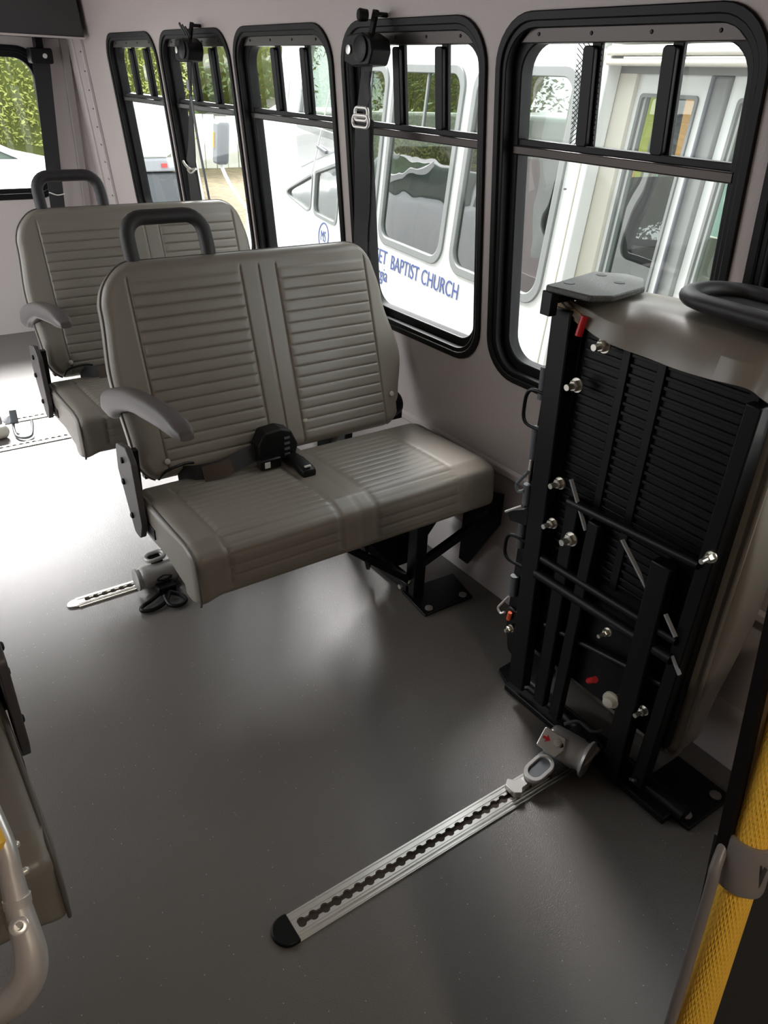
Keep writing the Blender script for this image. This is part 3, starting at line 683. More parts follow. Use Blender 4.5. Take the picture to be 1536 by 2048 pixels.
cp_ = MB(); cp_.tube(smooth_path([(1.268, 3.215, 1.055), (1.262, 3.18, 1.045), (1.262, 3.14, 1.035), (1.268, 3.09, 1.04)], 5), .005, 8); cp_.tube(smooth_path([(1.268, 3.09, 1.04), (1.26, 3.12, 1.022), (1.262, 3.16, 1.03)], 5), .004, 8); cp_.build('belt_clip', 'alu', sb2)
MB().bar((1.25, 3.052, 1.345), (1.25, 3.052, 1.31), .022, .008, (1, 0, 0)).build('web_guide', 'midgrey', sb2)
for k in range(3): MB().bar((1.262, 3.035+.02*k, 1.485), (1.25, 3.045+.025*k, 1.510+.006*k), .008, .004, (1, 0, 0)).build('cable_tie', 'black', sb2)
# rear wall belt
rbt = thing('shoulder_belt', 'black shoulder belt on the rear wall beside the rear window', 'seat belt', (1.155, 4.74, 1.41), 'shoulder belts')
hs = MB().prism(rrect(1.095, 1.205, 1.375, 1.445, .012, 4), lambda a, b, d: (a, d, b), 4.70, 4.78).build('retractor_housing', 'blackp', rbt, bevel=.004)
MB().lathe((1.165, 4.699, 1.41), (0, -1, 0), [(0, .012), (.003, .010), (.003, 0)], 14).build('lock_rivet', 'steel', hs)
MB().box(1.135, 1.175, 4.74, 4.79, 1.44, 1.492).build('hanger_bracket', 'black', rbt, bevel=.004)
MB().ribbon([(1.150, 4.735, 1.38), (1.135, 4.73, 1.10), (1.115, 4.72, .80), (1.10, 4.72, .45), (1.10, 4.72, .08)], [.085, .08, .078, .075, .075], .003, (1, 0, 0)).build('webbing', 'web', rbt)
MB().tube(smooth_path([(1.075, 4.71, .765), (1.115, 4.708, .750), (1.155, 4.712, .755)], 5), .004, 8).build('belt_clip', 'alu', rbt)

# ------------------------------------------------------------------ L-track rails in the floor
def track(name_label, x0, x1, y, wdt=.058, cap=None, full=True):
    hw = wdt/2; slot = []
    p = .0254; n = int((x1-x0-.05)/p); sx = x0+.03
    def edge(sgn):
        out = []
        for k in range(n):
            cx = sx+k*p
            for a in (-60, -30, 0, 30, 60):
                out.append((cx+.0095*math.sin(math.radians(a)), y+sgn*.0105*math.cos(math.radians(a))))
        return out
    up_ = edge(1); dn = edge(-1)
    slot = up_+list(reversed(dn))
    base = holed([(x0, y-hw*.66), (x1, y-hw*.66), (x1, y+hw*.66), (x0, y+hw*.66)], [slot], lambda a, b, d: (a, b, d), .0005, .0065)
    t = base.build('floor_track', 'alu', smooth=0)
    m = MB()
    for s_ in (-1, 1):
        m.box(x0, x1, min(y+s_*hw*.62, y+s_*hw), max(y+s_*hw*.62, y+s_*hw), .0005, .0035)
        m.box(x0, x1, y+s_*hw*.46-.0012, y+s_*hw*.46+.0012, .0064, .0078)
        m.box(x0, x1, y+s_*hw*.88-.0012, y+s_*hw*.88+.0012, .003, .0048)
    m.build('side_flange', 'alu', t)
    MB().box(x0+.01, x1-.01, y-.012, y+.012, .0004, .0012).build('slot_floor', 'dirt', t)
    if cap:
        hw -= .0 if cap == 'rubber' else .006
        pl = [(x0+.012, y-hw-.001), (x0+.012, y+hw+.001)]+[(x0-.0-.030*math.sin(math.radians(a)), y+(hw+.001)*math.cos(math.radians(a))) for a in range(0, 181, 15)]
        MB().prism(pl, lambda a, b, d: (a, b, d), .0006, .0105 if cap == 'rubber' else .006).build('end_cap', cap, t, bevel=.003)
    tag(t, name_label, 'floor track', 'aluminium tie-down tracks')
    return t
track('aluminium floor track with black rounded end cap in the foreground', .372, 1.15, .757, .060, 'rubber')
track('aluminium floor track starting in the aisle and running under the nearer double seat', .335, 1.15, 1.973, .050, 'alu')
track('nearer of the two pale tracks crossing the bright rear floor', -.85, 1.10, 3.185, .05)
track('farther of the two pale tracks crossing the bright rear floor', -.85, 1.10, 3.465, .05)

# ------------------------------------------------------------------ tie-down retractors clamped in the tracks
t = thing('tie_down_retractor', 'silver tie-down retractor clamped at the far end of the foreground track', 'tie-down', (1.08, .757, .008), 'wheelchair tie-downs')
a0 = Vector((1.085, .800, .058)); ad_ = Vector((.30, -1, -.02)).normalized()
body = MB().lathe(a0, ad_, [(0, .026), (.004, .034), (.010, .037), (.075, .037), (.080, .034), (.092, .034)], 32).build('barrel', 'silverp', t)
MB().lathe(a0+ad_*.088, ad_, [(0, .030), (.006, .042), (.012, .044), (.014, .040), (.010, .0)], 32).build('hand_wheel', 'silverp', body)
MB().bar(a0+ad_*.100+Vector((-.03, 0, -.016)), a0+ad_*.100+Vector((.03, 0, .02)), .012, .010).build('wheel_bar', 'silverp', body, bevel=.002)
fn_ = Vector((-.62, -.34, .71)).normalized(); fu = Vector((.34, -.93, -.12)); fu = (fu-fn_*fu.dot(fn_)).normalized(); fv = fn_.cross(fu); fc = Vector((1.060, .768, .086))
fpl = lambda a, b, d: tuple(fc+fu*a+fv*b+fn_*d)
fpo = MB().prism(rpoly([(-.030, -.024), (.020, -.028), (.030, -.004), (.022, .022), (-.030, .022)], .006, 4), fpl, -.004, .003).build('face_plate', 'alu', t, bevel=.002)
MB().lathe(fpl(.010, .004, .003), fn_, [(0, .009), (.006, .008), (.007, 0)], 18).build('release_button', 'alu', fpo)
MB().prism([(-.024, -.003), (-.016, -.003), (-.016, -.009), (-.006, .0), (-.016, .009), (-.016, .003), (-.024, .003)], fpl, .003, .0042).build('red_arrow', 'red', fpo)
MB().prism([(.020, -.004), (.026, .003), (.020, .010)], fpl, .003, .0042).build('black_arrow', 'black', fpo)
tg = ringm(rrect(.975, 1.045, .728, .780, .024, 8), rrect(.985, 1.037, .738, .770, .015, 8), lambda a, b, d: (a, b, .030+d+(a-.975)*.35), -.004, .006).build('foot_loop', 'silverp', t, bevel=.002)
MB().prism(rrect(.984, 1.038, .737, .771, .016, 6), lambda a, b, d: (a, b, .030+d+(a-.975)*.35), -.003, .001).build('loop_pad', 'darkgrey', tg)
MB().prism(rpoly([(.930, .745), (.945, .735), (.955, .745), (.985, .748), (.985, .770), (.955, .772), (.945, .785), (.930, .775)], .004, 3), lambda a, b, d: (a, b, .009+d), 0, .016).build('track_fitting', 'alu', t, bevel=.002)
MB().box(.985, 1.12, .745, .770, .008, .030).build('foot_bar', 'silverp', t, bevel=.003)
MB().box(1.04, 1.13, .735, .790, .010, .040).build('bracket', 'darkgrey', t, bevel=.003)
MB().ribbon(smooth_path([(1.13, .77, .06), (1.16, .76, .065), (1.19, .74, .04), (1.20, .70, .02)], 5), .04, .003, (0, 1, .3)).build('strap', 'web', t)
MB().tube(smooth_path([(1.12, .79, .09), (1.15, .775, .094), (1.165, .745, .08), (1.19, .735, .078)], 5), .004, 8).build('hook_wire', 'darkgrey', t)

t = thing('tie_down_retractor', 'grey tie-down retractor with black strap loop, in the aisle beside the nearer double seat', 'tie-down', (.56, 1.95, .008), 'wheelchair tie-downs')
body = MB().lathe((.515, 1.93, .048), (1, 0, 0), [(0, .030), (.006, .034), (.012, .035), (.095, .035), (.104, .033), (.110, .026)], 32).build('barrel', 'silverp', t)
MB().lathe((.497, 1.93, .048), (1, 0, 0), [(0, .024), (.004, .034), (.010, .034), (.013, .020)], 28).build('hand_wheel', 'silverp', body)
MB().lathe((.630, 1.93, .048), (1, 0, 0), [(0, .020), (.004, .036), (.010, .036), (.013, .020)], 28).build('hand_wheel', 'silverp', body)
MB().tube([(a, 1.893-.0, b) for a, b in rpoly([(.545, .052), (.575, .062), (.605, .052), (.575, .042)], .012, 5)], .0022, 8, closed=True, up=(0, 1, 0)).build('oval_slot', 'black', body)
tk = MB(); tk.tube([(a, b, .092+(a-.54)*.1) for a, b in rrect(.545, .600, 1.935, 1.975, .018, 5)], .0065, 10, closed=True, up=(0, 0, 1)); tk.build('release_ring', 'silverp', t)
MB().box(.555, .592, 1.94, 1.975, .08, .090).build('ring_base', 'black', t, bevel=.002)
MB().box(.545, .60, 1.865, 1.905, .010, .036).build('strap_guide', 'blackp', t, bevel=.004)
MB().tube(smooth_path([(.555, 1.875, .018), (.52, 1.86, .012), (.485, 1.845, .010), (.480, 1.825, .010), (.51, 1.815, .010), (.55, 1.83, .012), (.575, 1.86, .02)], 6), .0065, 10).build('strap_loop', 'black', t)
MB().tube(smooth_path([(.575, 1.86, .02), (.60, 1.84, .012), (.605, 1.81, .010), (.58, 1.795, .010), (.555, 1.81, .012), (.555, 1.85, .02)], 6), .0065, 10).build('strap_loop', 'black', t)
MB().box(.60, .68, 1.955, 1.99, .008, .028).build('track_fitting', 'alu', t, bevel=.003)
MB().box(.53, .61, 1.935, 1.99, .008, .03).build('bracket', 'silverp', t, bevel=.003)

t = thing('tie_down_hook', 'grey tie-down with curved wire hook on the bright rear floor, left edge', 'tie-down', (.43, 3.36, 0), 'wheelchair tie-downs')
MB().tube(smooth_path([(.465, 3.38, .030), (.455, 3.33, .02), (.452, 3.27, .010), (.475, 3.235, .010), (.505, 3.245, .012), (.525, 3.30, .03), (.53, 3.33, .04)], 6), .006, 10).build('wire_hook', 'darkgrey', t)
MB().bar((.468, 3.36, .03), (.474, 3.40, .075), .030, .02).build('strap_guide', 'darkgrey', t, bevel=.004)
MB().ribbon(smooth_path([(.46, 3.39, .04), (.445, 3.42, .03), (.42, 3.44, .04), (.40, 3.45, .05)], 5), .035, .004, (0, 1, .4)).build('strap', 'midgrey', t)
MB().lathe((.33, 3.40, .04), (1, .1, 0), [(0, .03), (.01, .036), (.08, .036), (.09, .028)], 24).build('barrel', 'silverp', t)
MB().box(.36, .42, 3.42, 3.47, .01, .09).build('bracket', 'midgrey', t, bevel=.006)
MB().lathe((.35, 3.29, .03), (1, .2, 0), [(0, .015), (.01, .028), (.07, .028), (.08, .015)], 20).build('webbing_roll', 'buscream', t)

# ------------------------------------------------------------------ yellow stanchion and dark panel at the right
t = thing('grab_pole', 'bright yellow textured grab pole with a grey clamp at the right edge', 'pole', (.4007, .0639, 0))
def pol(z): return Vector((.5366+.258*(z-.5267), .1459+.1557*(z-.5267), z))
r_ = .0172; n = 32; zs = [0.01+i*.02 for i in range(100)]
pm = MB(); pm.tube([pol(z) for z in zs], r_, n, up=(1, 0, 0)); po = pm.build('grip_tube', 'yellow', t)
uvl = po.data.uv_layers.new(name='UVMap')
for poly in po.data.polygons:
    if len(poly.vertices) != 4: continue
    ks = [v % n for v in poly.vertices]; wrap = (max(ks)-min(ks)) > n/2
    for li, v in zip(poly.loop_indices, poly.vertices):
        k = v % n
        if wrap and k == 0: k = n
        uvl.data[li].uv = (k/n, zs[v//n]/2.0)
cq = MB(); cq.tube([pol(.697), pol(.701), pol(.744), pol(.747)], [.0225, .0235, .0235, .0225], 32, up=(1, 0, 0)); cqo = cq.build('pole_clamp', 'greyp', t, smooth=40)
MB().bar(pol(.721)+Vector((.012, 0, 0)), pol(.721)+Vector((.09, .012, 0)), .045, .030, (0, 1, 0)).build('clamp_arm', 'greyp', t, bevel=.008)
q = pol(.721); MB().box(q.x-.0105, q.x-.0085, q.y-.0235, q.y-.020, .700, .744).build('clamp_split', 'seam', cqo)
MB().cyl((.4015, .0645, 0), (.4015, .0645, .012), .035, 24).build('pole_foot', 'greyp', t)
t = thing('partition_panel', 'black partition panel with a grey tube edge behind the yellow pole', 'partition', (.9, .19, 0))
def pe(u, z, d): return (.565+.24*(z-.73)+u, .1838+.22*(z-.73)+d, z)
MB().prism([(.022, .06), (.70, .06), (.62, .725), (.022, .725)], pe, .020, .028).build('panel_board', 'panel', t)
MB().tube(smooth_path([(.440, .105, .06), (.478, .133, .30), (.5168, .1598, .526), (.548, .182, .690), (.556, .188, .720), (.575, .195, .735)], 5), .0055, 12).build('edge_tube', 'greyp', t)
MB().prism([(.003, .725), (.014, .725), (.014, .98), (.003, .98)], pe, .004, .016).build('edge_gasket', 'black', t)
MB().prism([(.014, .725), (.021, .725), (.021, .98), (.014, .98)], pe, .0, .014).build('edge_strip', 'tan', t)

# ------------------------------------------------------------------ silver tube frame at the left edge
t = thing('tubular_rail', 'polished silver bent tube with a socket screw at the lower left edge', 'rail', (-.05, .55, 0))
tp_ = [(-.0136, .6723, .7039), (-.0094, .6407, .6636), (-.0115, .623, .6365), (-.0136, .6054, .6093), (-.0144, .590, .5868), (-.0162, .5769, .5664), (-.0231, .5674, .5458), (-.0385, .5654, .5271), (-.057, .5703, .515), (-.082, .5797, .5027), (-.12, .59, .50), (-.20, .60, .50)]
rr_ = [.0105, .0112, .012, .0132, .0150, .017, .018, .018, .0175, .017, .016, .015]
pth = smooth_path(tp_, 6); rad = [rr_[min(i//6, 11)]+(rr_[min(i//6+1, 11)]-rr_[min(i//6, 11)])*(i % 6)/6 for i in range(len(pth))]
tb = MB().tube(pth, rad, 24).build('bent_tube', 'steel', t)
q0 = Vector((-.0128, .610, .617)); q1 = Vector((-.0136, .6054, .6093))
MB().tube([q0, q1], .0142, 24).build('joint_collar', 'steel', tb)
q = Vector((-.0185, .594, .592)); dd = (Vector((0, 0, CAMH))-q).normalized()
MB().lathe(q+dd*.011, dd, [(0, .0095), (.006, .0095), (.007, .008), (.007, .0042), (.003, .0042), (.003, 0)], 24).build('socket_screw', 'steel', tb)
for p in ((.0, .622, .632), (-.001, .640, .655)): MB().lathe(Vector(p)-Vector((.008, 0, 0)), (1, .1, .1), [(0, .004), (.012, .004), (.014, .002), (.014, 0)], 12).build('side_rivet', 'steel', tb)
MB().lathe((-.024, .645, .690), (.05, -.65, -.7), [(0, .016), (.018, .017), (.024, .012), (.024, 0)], 20).build('yellow_sleeve', 'yellow', t)
MB().tube([(-.20, .60, .50), (-.21, .60, .25), (-.21, .60, .0)], .015, 16).build('leg', 'steel', t)
MB().tube([(-.0136, .6723, .7039), (-.04, .73, .80), (-.12, .80, .95)], .0105, 16).build('upper_tube', 'steel', t)

# ================================================================== OUTSIDE
GZ = -.78
struct(MB().box(-30, 30, -12, 40, GZ-.05, GZ).build('ground', 'asphalt'))
tag(MB().prism([(3.6, 9.5), (16, 9.5), (16, 26), (4.2, 26), (2.6, 14)], lambda a, b, d: (a, b, d), GZ, GZ+.02).build('leaf_litter', 'leaves'), 'brown fallen leaves on the ground before the pale fence', 'leaves', kind='stuff')
# ---- white bus alongside: frame along D (s), up the leaning side (t), inwards (d)
D = Vector((.147, .989, 0)).normalized(); LN = math.radians(5)
U = Vector((math.sin(LN)*D.y, -math.sin(LN)*D.x, math.cos(LN))); IN = Vector((D.y, -D.x, 0)); P0 = Vector((2.45, 2.0, 1.0))
def bs(s_, t_, d): return P0+D*s_+U*t_+IN*d
bus = thing('church_bus', 'white church bus parked close alongside with blue BAPTIST CHURCH lettering', 'bus', bs(1, -1.6, 0))
wins = [(.315, 1.055), (1.150, 1.870), (1.945, 2.40)]
hol = [list(reversed(rrect(a, b, -.455, .435, .10))) for a, b in wins]
body = holed([(.235, -1.35), (2.46, -1.35), (2.46, .95), (.235, .95)], hol, bs, 0, .04).build('body_side', 'buswhite', bus, smooth=0)
# rear part behind the lift doors
MB().prism([(-1.6, -1.35), (-.66, -1.35), (-.66, .95), (-1.6, .95)], bs, 0, .04).build('rear_side', 'buswhite', bus)
MB().prism([(-1.6, -1.35), (3.0, -1.35), (3.0, -1.30), (-1.6, -1.30)], bs, 0, 2.2).build('bus_floor', 'darkgrey', bus)
MB().prism([(-1.6, .93), (3.0, .93), (3.0, .99), (-1.6, .99)], bs, -.02, 2.2).build('roof', 'buswhite', bus)
MB().prism([(-1.6, -1.35), (3.0, -1.35), (3.0, -.45), (-1.6, -.45)], bs, 2.15, 2.2).build('far_side', 'buscream', bus)
for s_ in (-1.6, .2, 1.1, 2.0, 2.95): MB().prism([(s_, -.5), (s_+.1, -.5), (s_+.1, .95), (s_, .95)], bs, 2.15, 2.2).build('far_pillar', 'buscream', bus)
MB().prism([(-1.6, -1.35), (-1.55, -1.35), (-1.55, .95), (-1.6, .95)], bs, 0, 2.2).build('rear_side', 'buswhite', bus)
for s_ in (.5, 1.35, 2.15):
    MB().prism(rpoly([(s_, -1.2), (s_+.12, -1.2), (s_+.2, .0), (s_+.08, .02)], .03, 3), bs, .25, 1.1).build('passenger_seat', 'fabric', bus, bevel=.02)
# corrugated skirt of mouldings above the doors and the reveal at the corner
for a, b, dd in ((.515, .545, -.02), (.478, .508, -.035), (.448, .470, -.03)):
    MB().prism([(-.70, a), (.175, a), (.175, b), (-.70, b)], bs, dd, .06).build('drip_moulding', 'buscream', bus, bevel=.01, seg=3)
MB().prism([(-.68, .54), (.22, .54), (.22, .95), (-.68, .95)], bs, .01, .05).build('door_header', 'buswhite', bus)
for a, b, c in ((.205, .240, 'buscream'), (.165, .200, 'buswhite')):
    MB().prism([(a+.01, -1.3), (b+.01, -1.3), (b, .50), (a, .50)], bs, -.012, .05).build('corner_trim', c, bus, bevel=.004)
MB().prism([(.08, -1.3), (.245, -1.3), (.245, .47), (.08, .47)], bs, .052, .10).build('door_reveal', 'buscream', bus)
MB().prism([(-.68, .425), (.165, .425), (.165, .45), (-.68, .45)], bs, .05, .12).build('door_reveal', 'busgrey', bus)
for (a, b, ga, gb, lab) in ((-.262, .10, -.215, .045, 0), (-.68, -.345, -.66, -.395, 1)):
    dr = holed([(a, -1.28), (b, -1.28), (b, .425), (a, .425)], [list(reversed(rrect(ga, gb, -.95, .357, .012, 3)))], bs, .07, .11).build('lift_door', 'buswhite', bus, smooth=0)
    MB().prism(rrect(ga, gb, -.95, .357, .012, 3), bs, .09, .094).build('door_window', 'doorglass', dr)
    ringm(rrect(ga-.008, gb+.008, -.958, .365, .016, 3), rrect(ga+.004, gb-.004, -.946, .353, .01, 3), bs, .062, .075).build('door_gasket', 'busgrey', dr)
MB().prism([(-.345, -1.28), (-.262, -1.28), (-.262, .425), (-.345, .425)], bs, .055, .09).build('door_seal', 'busgrey', bus, bevel=.01)
MB().prism([(-.283, -1.28), (-.270, -1.28), (-.270, .425), (-.283, .425)], bs, .045, .06).build('door_seal', 'darkgrey', bus, bevel=.004)
for (a, b) in wins:
    o = ringm(rrect(a-.012, b+.012, -.467, .447, .105), rrect(a+.028, b-.028, -.427, .407, .08), bs, -.010, .02).build('window_frame', 'busgrey', bus, bevel=.004)
    MB().prism([(a+.02, .115), (b-.02, .115), (b-.02, .14), (a+.02, .14)], bs, -.004, .012).build('window_rail', 'busgrey', o, bevel=.003)
    c = (a+b)/2; MB().prism([(c-.008, .14), (c+.008, .14), (c+.008, .42), (c-.008, .42)], bs, -.002, .010).build('window_divider', 'busgrey', o)
    MB().prism(rrect(a+.02, b-.02, -.435, .415, .08), bs, .006, .010).build('window_pane', 'busglass', o, smooth=0)
# cab with bonnet
quart = rpoly([(3.50, -.395), (3.02, -.46), (2.955, -.44), (2.955, -.215)], [.03, .04, .04, .02], 4)
cabw = rpoly([(2.905, -.20), (2.90, -.46), (2.50, -.475), (2.50, -.10)], [.02, .08, .05, .02], 5)  # glass cut low, ending where the painted reflection of a silver car begins
upw = rpoly([(3.30, .07), (2.52, .03), (2.52, .55), (2.95, .60), (3.18, .56)], [.04, .04, .05, .05, .05], 4)
cab = holed(rpoly([(2.46, -1.35), (4.35, -1.35), (4.42, -.50), (4.38, -.12), (4.20, .02), (3.78, .12), (3.55, .20), (3.42, .66), (3.30, .95), (2.46, .95)], [0, .05, .1, .08, .15, .1, .05, .1, .1, 0], 5),
    [list(quart), list(cabw), list(reversed(upw))], bs, 0, .05).build('cab_side', 'buswhite', bus, smooth=0)
for nm_, pl_, gm in (('quarter_window', quart, 'busglass'), ('cab_window', cabw, 'busglass'), ('upper_window', upw, 'cabglass')):
    MB().prism(pl_, bs, .012, .016).build(nm_, gm, cab, smooth=0)
    cx_ = sum(p[0] for p in pl_)/len(pl_); cy_ = sum(p[1] for p in pl_)/len(pl_)
    ringm([(cx_+(a-cx_)*1.05, cy_+(b-cy_)*1.06) for a, b in pl_], [(cx_+(a-cx_)*.96, cy_+(b-cy_)*.94) for a, b in pl_], bs, -.006, .02).build('window_seal', 'busgrey', cab)
MB().prism(rpoly([(3.32, .03), (3.20, -.20), (2.94, -.13), (2.50, -.02), (2.50, .02)], .03, 3), bs, -.006, .01).build('reflected_car_panel', 'silvercar', cab)  # silver panel painted in place of a car reflected in the cab glass
MB().bar(bs(2.86, -.035, -.02), bs(2.70, -.06, -.02), .018, .02).build('reflected_door_handle', 'darkgrey', cab, bevel=.004)  # handle of the reflected car, modelled on the silver panel
MB().cyl(bs(2.93, -.22, -.02), bs(2.60, .50, -.03), .005, 8).build('whip_aerial', 'buswhite', cab)
MB().loft([[bs(s_, t_, d) for s_, t_ in ((3.60, .16), (3.80, .11), (4.20, .0), (4.38, -.14), (4.42, -.50), (4.35, -1.2), (3.6, -1.2))] for d in (.05, 2.1)]).build('bonnet', 'buswhite', bus, bevel=.04)
MB().loft([[bs(s_, t_, d) for s_, t_ in ((3.58, .17), (3.55, .17), (3.19, .93), (3.22, .93))] for d in (.06, 2.1)]).build('windscreen', 'doorglass', bus)
MB().loft([[bs(s_, t_, d) for s_, t_ in ((3.70, .13), (3.50, .13), (3.36, .93), (3.70, .93))] for d in (.0, .09)]).build('windscreen_pillar', 'buswhite', bus, bevel=.01)
gl = MB()
for k in range(8): gl.box(0, .06, 0, .012, 0, .012, mp=lambda a, b, c, k=k: bs(3.95+a*2, -.20-k*.022+c, -.008+b))
gl.build('bonnet_vent', 'darkgrey', bus)
mir = MB(); mir.prism(rrect(4.40, 4.56, -.30, .02, .03, 3), bs, -.26, -.16); mo = mir.build('side_mirror', 'darkgrey', bus, bevel=.02)
MB().prism([(4.50, -.18), (4.53, -.18), (4.53, -.06), (4.50, -.06)], bs, -.268, -.259).build('amber_marker', 'amber', mo)
MB().tube(smooth_path([bs(4.48, -.30, -.21), bs(4.44, -.42, -.16), bs(4.38, -.55, -.08), bs(4.34, -.7, .03)], 5), .016, 8).build('mirror_arm', 'buswhite', bus)
for s_ in (-.95, 3.85):
    w_ = MB(); c = bs(s_, -1.38, .10); w_.lathe(c-IN*.09, IN, [(0, .20), (.02, .36), (.05, .38), (.20, .38), (.22, .30), (.22, 0)], 32); wo = w_.build('wheel', 'rubber', bus)
    MB().lathe(c-IN*.095, IN, [(0, .05), (.0, .18), (.02, .20)], 24).build('hub', 'silverp', wo)
MB().lathe(bs(.252, .02, -.02), IN*-1, [(0, .004), (.01, .004), (.01, 0)], 8).build('trim_clip', 'darkgrey', bus)
# lettering
def words(txt, s0, t0, size, wid, name='lettering', par=bus):
    cu_ = bpy.data.curves.new(name, 'FONT'); cu_.body = txt; cu_.size = size; cu_.extrude = .0008
    tmp = bpy.data.objects.new(name+'_curve', cu_); COL.objects.link(tmp); bpy.context.view_layer.update()
    me = bpy.data.meshes.new_from_object(tmp.evaluated_get(bpy.context.evaluated_depsgraph_get()))
    bpy.data.objects.remove(tmp); 
    xm = min(v.co.x for v in me.vertices); sx = wid/(max(v.co.x for v in me.vertices)-xm)
    m = MB(); m.v = [bs(s0-(v.co.x-xm)*sx, t0+v.co.y, -.003-v.co.z) for v in me.vertices]; m.f = [tuple(p.vertices) for p in me.polygons]
    wd = (max(v.co.x for v in me.vertices)-min(v.co.x for v in me.vertices))*sx
    bpy.data.meshes.remove(me)
    return m.build(name, 'blue', par, smooth=0), wd
words('BAPTIST CHURCH', 1.678, -.585, .112, .742)
words('MAIN STREET', 2.33, -.577, .112, .595)
words('Georgia', 1.99, -.668, .105, .285)
words('MS', 2.735, -.612, .10, .085, 'logo_letters')
ringm([(2.69+.088*math.cos(a*PI/24), -.578+.088*math.sin(a*PI/24)) for a in range(48)], [(2.69+.080*math.cos(a*PI/24), -.578+.080*math.sin(a*PI/24)) for a in range(48)], bs, -.004, -.001).build('logo_ring', 'blue', bus)

# ---- vehicles beyond
def car(name, label, cx, cy, ang, paint, grp, L_=4.6, W_=1.9, zh=1.30, zr=1.75):
    t = thing(name, label, 'car', (cx, cy, GZ), grp)
    ca, sa = math.cos(ang), math.sin(ang)
    def f(a, b, d): return (cx+ca*a-sa*d, cy+sa*a+ca*d, GZ+b)     # a forward, d sideways, b up
    prof = rpoly([(-L_/2, .35), (L_/2-.1, .30), (L_/2, .75), (L_/2-.25, zh-.22), (L_/2-1.25, zh), (L_/2-1.35, zh+.0), (-L_/2+.1, zh+.02), (-L_/2-.03, .8)], [.05, .08, .12, .2, .1, .02, .12, .1], 5)
    loops = []
    for d, k in ((-W_/2, .93), (-W_/2+.08, 1), (W_/2-.08, 1), (W_/2, .93)):
        loops.append([f(a*(.97 if k < 1 else 1), .30+(b-.30)*k, d) for a, b in prof])
    b = MB().loft(loops).build('body', paint, t, smooth=50)
    cabp = [(L_/2-1.25, zh-.02), (L_/2-2.0, zr-.03), (L_/2-2.35, zr), (-L_/2+.5, zr-.02), (-L_/2+.1, zh)]
    MB().loft([[f(a, b_, d) for a, b_ in cabp] for d in (-W_/2+.12, W_/2-.12)]).build('glasshouse', 'carglass', t, bevel=.04)
    MB().loft([[f(a, b_, d) for a, b_ in ((L_/2-2.0, zr-.03), (L_/2-2.3, zr+.02), (-L_/2+.5, zr), (-L_/2+.5, zr-.06), (L_/2-2.1, zr-.06))] for d in (-W_/2+.18, W_/2-.18)]).build('car_roof', paint, t, bevel=.02)
    for d in (-W_/2+.11, W_/2-.11):
        for a0_, a1_ in ((L_/2-1.25, L_/2-2.05), (-.25, -.30), (-L_/2+.12, -L_/2+.5)):
            m = MB(); m.bar(f(a0_, zh, d), f(a1_, zr-.02, d), .06, .05); m.build('roof_pillar', paint, t)
    for a in (L_/2-.85, -L_/2+.85):
        for d in (-W_/2+.02, W_/2-.22):
            p = Vector(f(a, .34, d)); ax = Vector((-sa, ca, 0)); MB().lathe(p, ax, [(0, .2), (0, .33), (.03, .345), (.17, .345), (.2, .33), (.2, 0)], 24).build('wheel', 'rubber', t)
    for d in (-W_/2+.22, W_/2-.22):
        MB().bar(f(L_/2-.12, .88, d-.15), f(L_/2-.12, .88, d+.15), .16, .14).build('headlamp', 'silverp', t, bevel=.02)
        MB().bar(f(-L_/2+.01, .95, d-.12), f(-L_/2+.01, .95, d+.12), .10, .26).build('tail_lamp', 'redlens', t, bevel=.02)
    MB().bar(f(L_/2-.02, .62, -.5), f(L_/2-.02, .62, .5), .12, .22).build('grille', 'darkgrey', t, bevel=.02)
    return t
car('parked_car', 'white car with green-tinted windscreen parked behind the rear window', .55, 8.6, .05, 'carwhite', 'parked cars', zh=1.42, zr=1.80)
car('parked_car', 'silver car seen beyond the front of the church bus', 8.2, 8.3, PI/2+.4, 'silvercar', 'parked cars', zh=1.3, zr=1.80)
# white utility truck seen through the rearmost side window
t = thing('utility_truck', 'white utility truck with grey bumper seen through the rearmost side window', 'truck', (3.45, 9.6, GZ))
MB().loft([[(x, y, z) for x, z in rrect(2.80, 3.45, .52, 1.12, .10, 5)] for y in (9.0, 11.5)]).build('cargo_body', 'carwhite', t, bevel=.03)
MB().loft([[(x, y, z) for x, z in rpoly([(2.95, .52), (3.35, .52), (3.32, .95), (3.05, 1.0)], .04, 3)] for y in (8.9, 9.02)]).build('canvas_cover', 'fencew', t, bevel=.02)
MB().box(2.82, 3.48, 8.75, 9.0, .40, .52).build('bumper', 'midgrey', t, bevel=.015)
MB().box(2.90, 3.4, 8.8, 11.4, -.1, .38).build('chassis', 'darkgrey', t, bevel=.02)
for x in (3.2, 3.36): MB().box(x, x+.06, 8.735, 8.75, .44, .48).build('tail_lamp', 'redlens', t)
for x in (2.84, 3.26): MB().lathe((x, 10.3, GZ+.36), (1, 0, 0), [(0, .2), (0, .36), (.2, .36), (.2, 0)], 24).build('wheel', 'rubber', t)
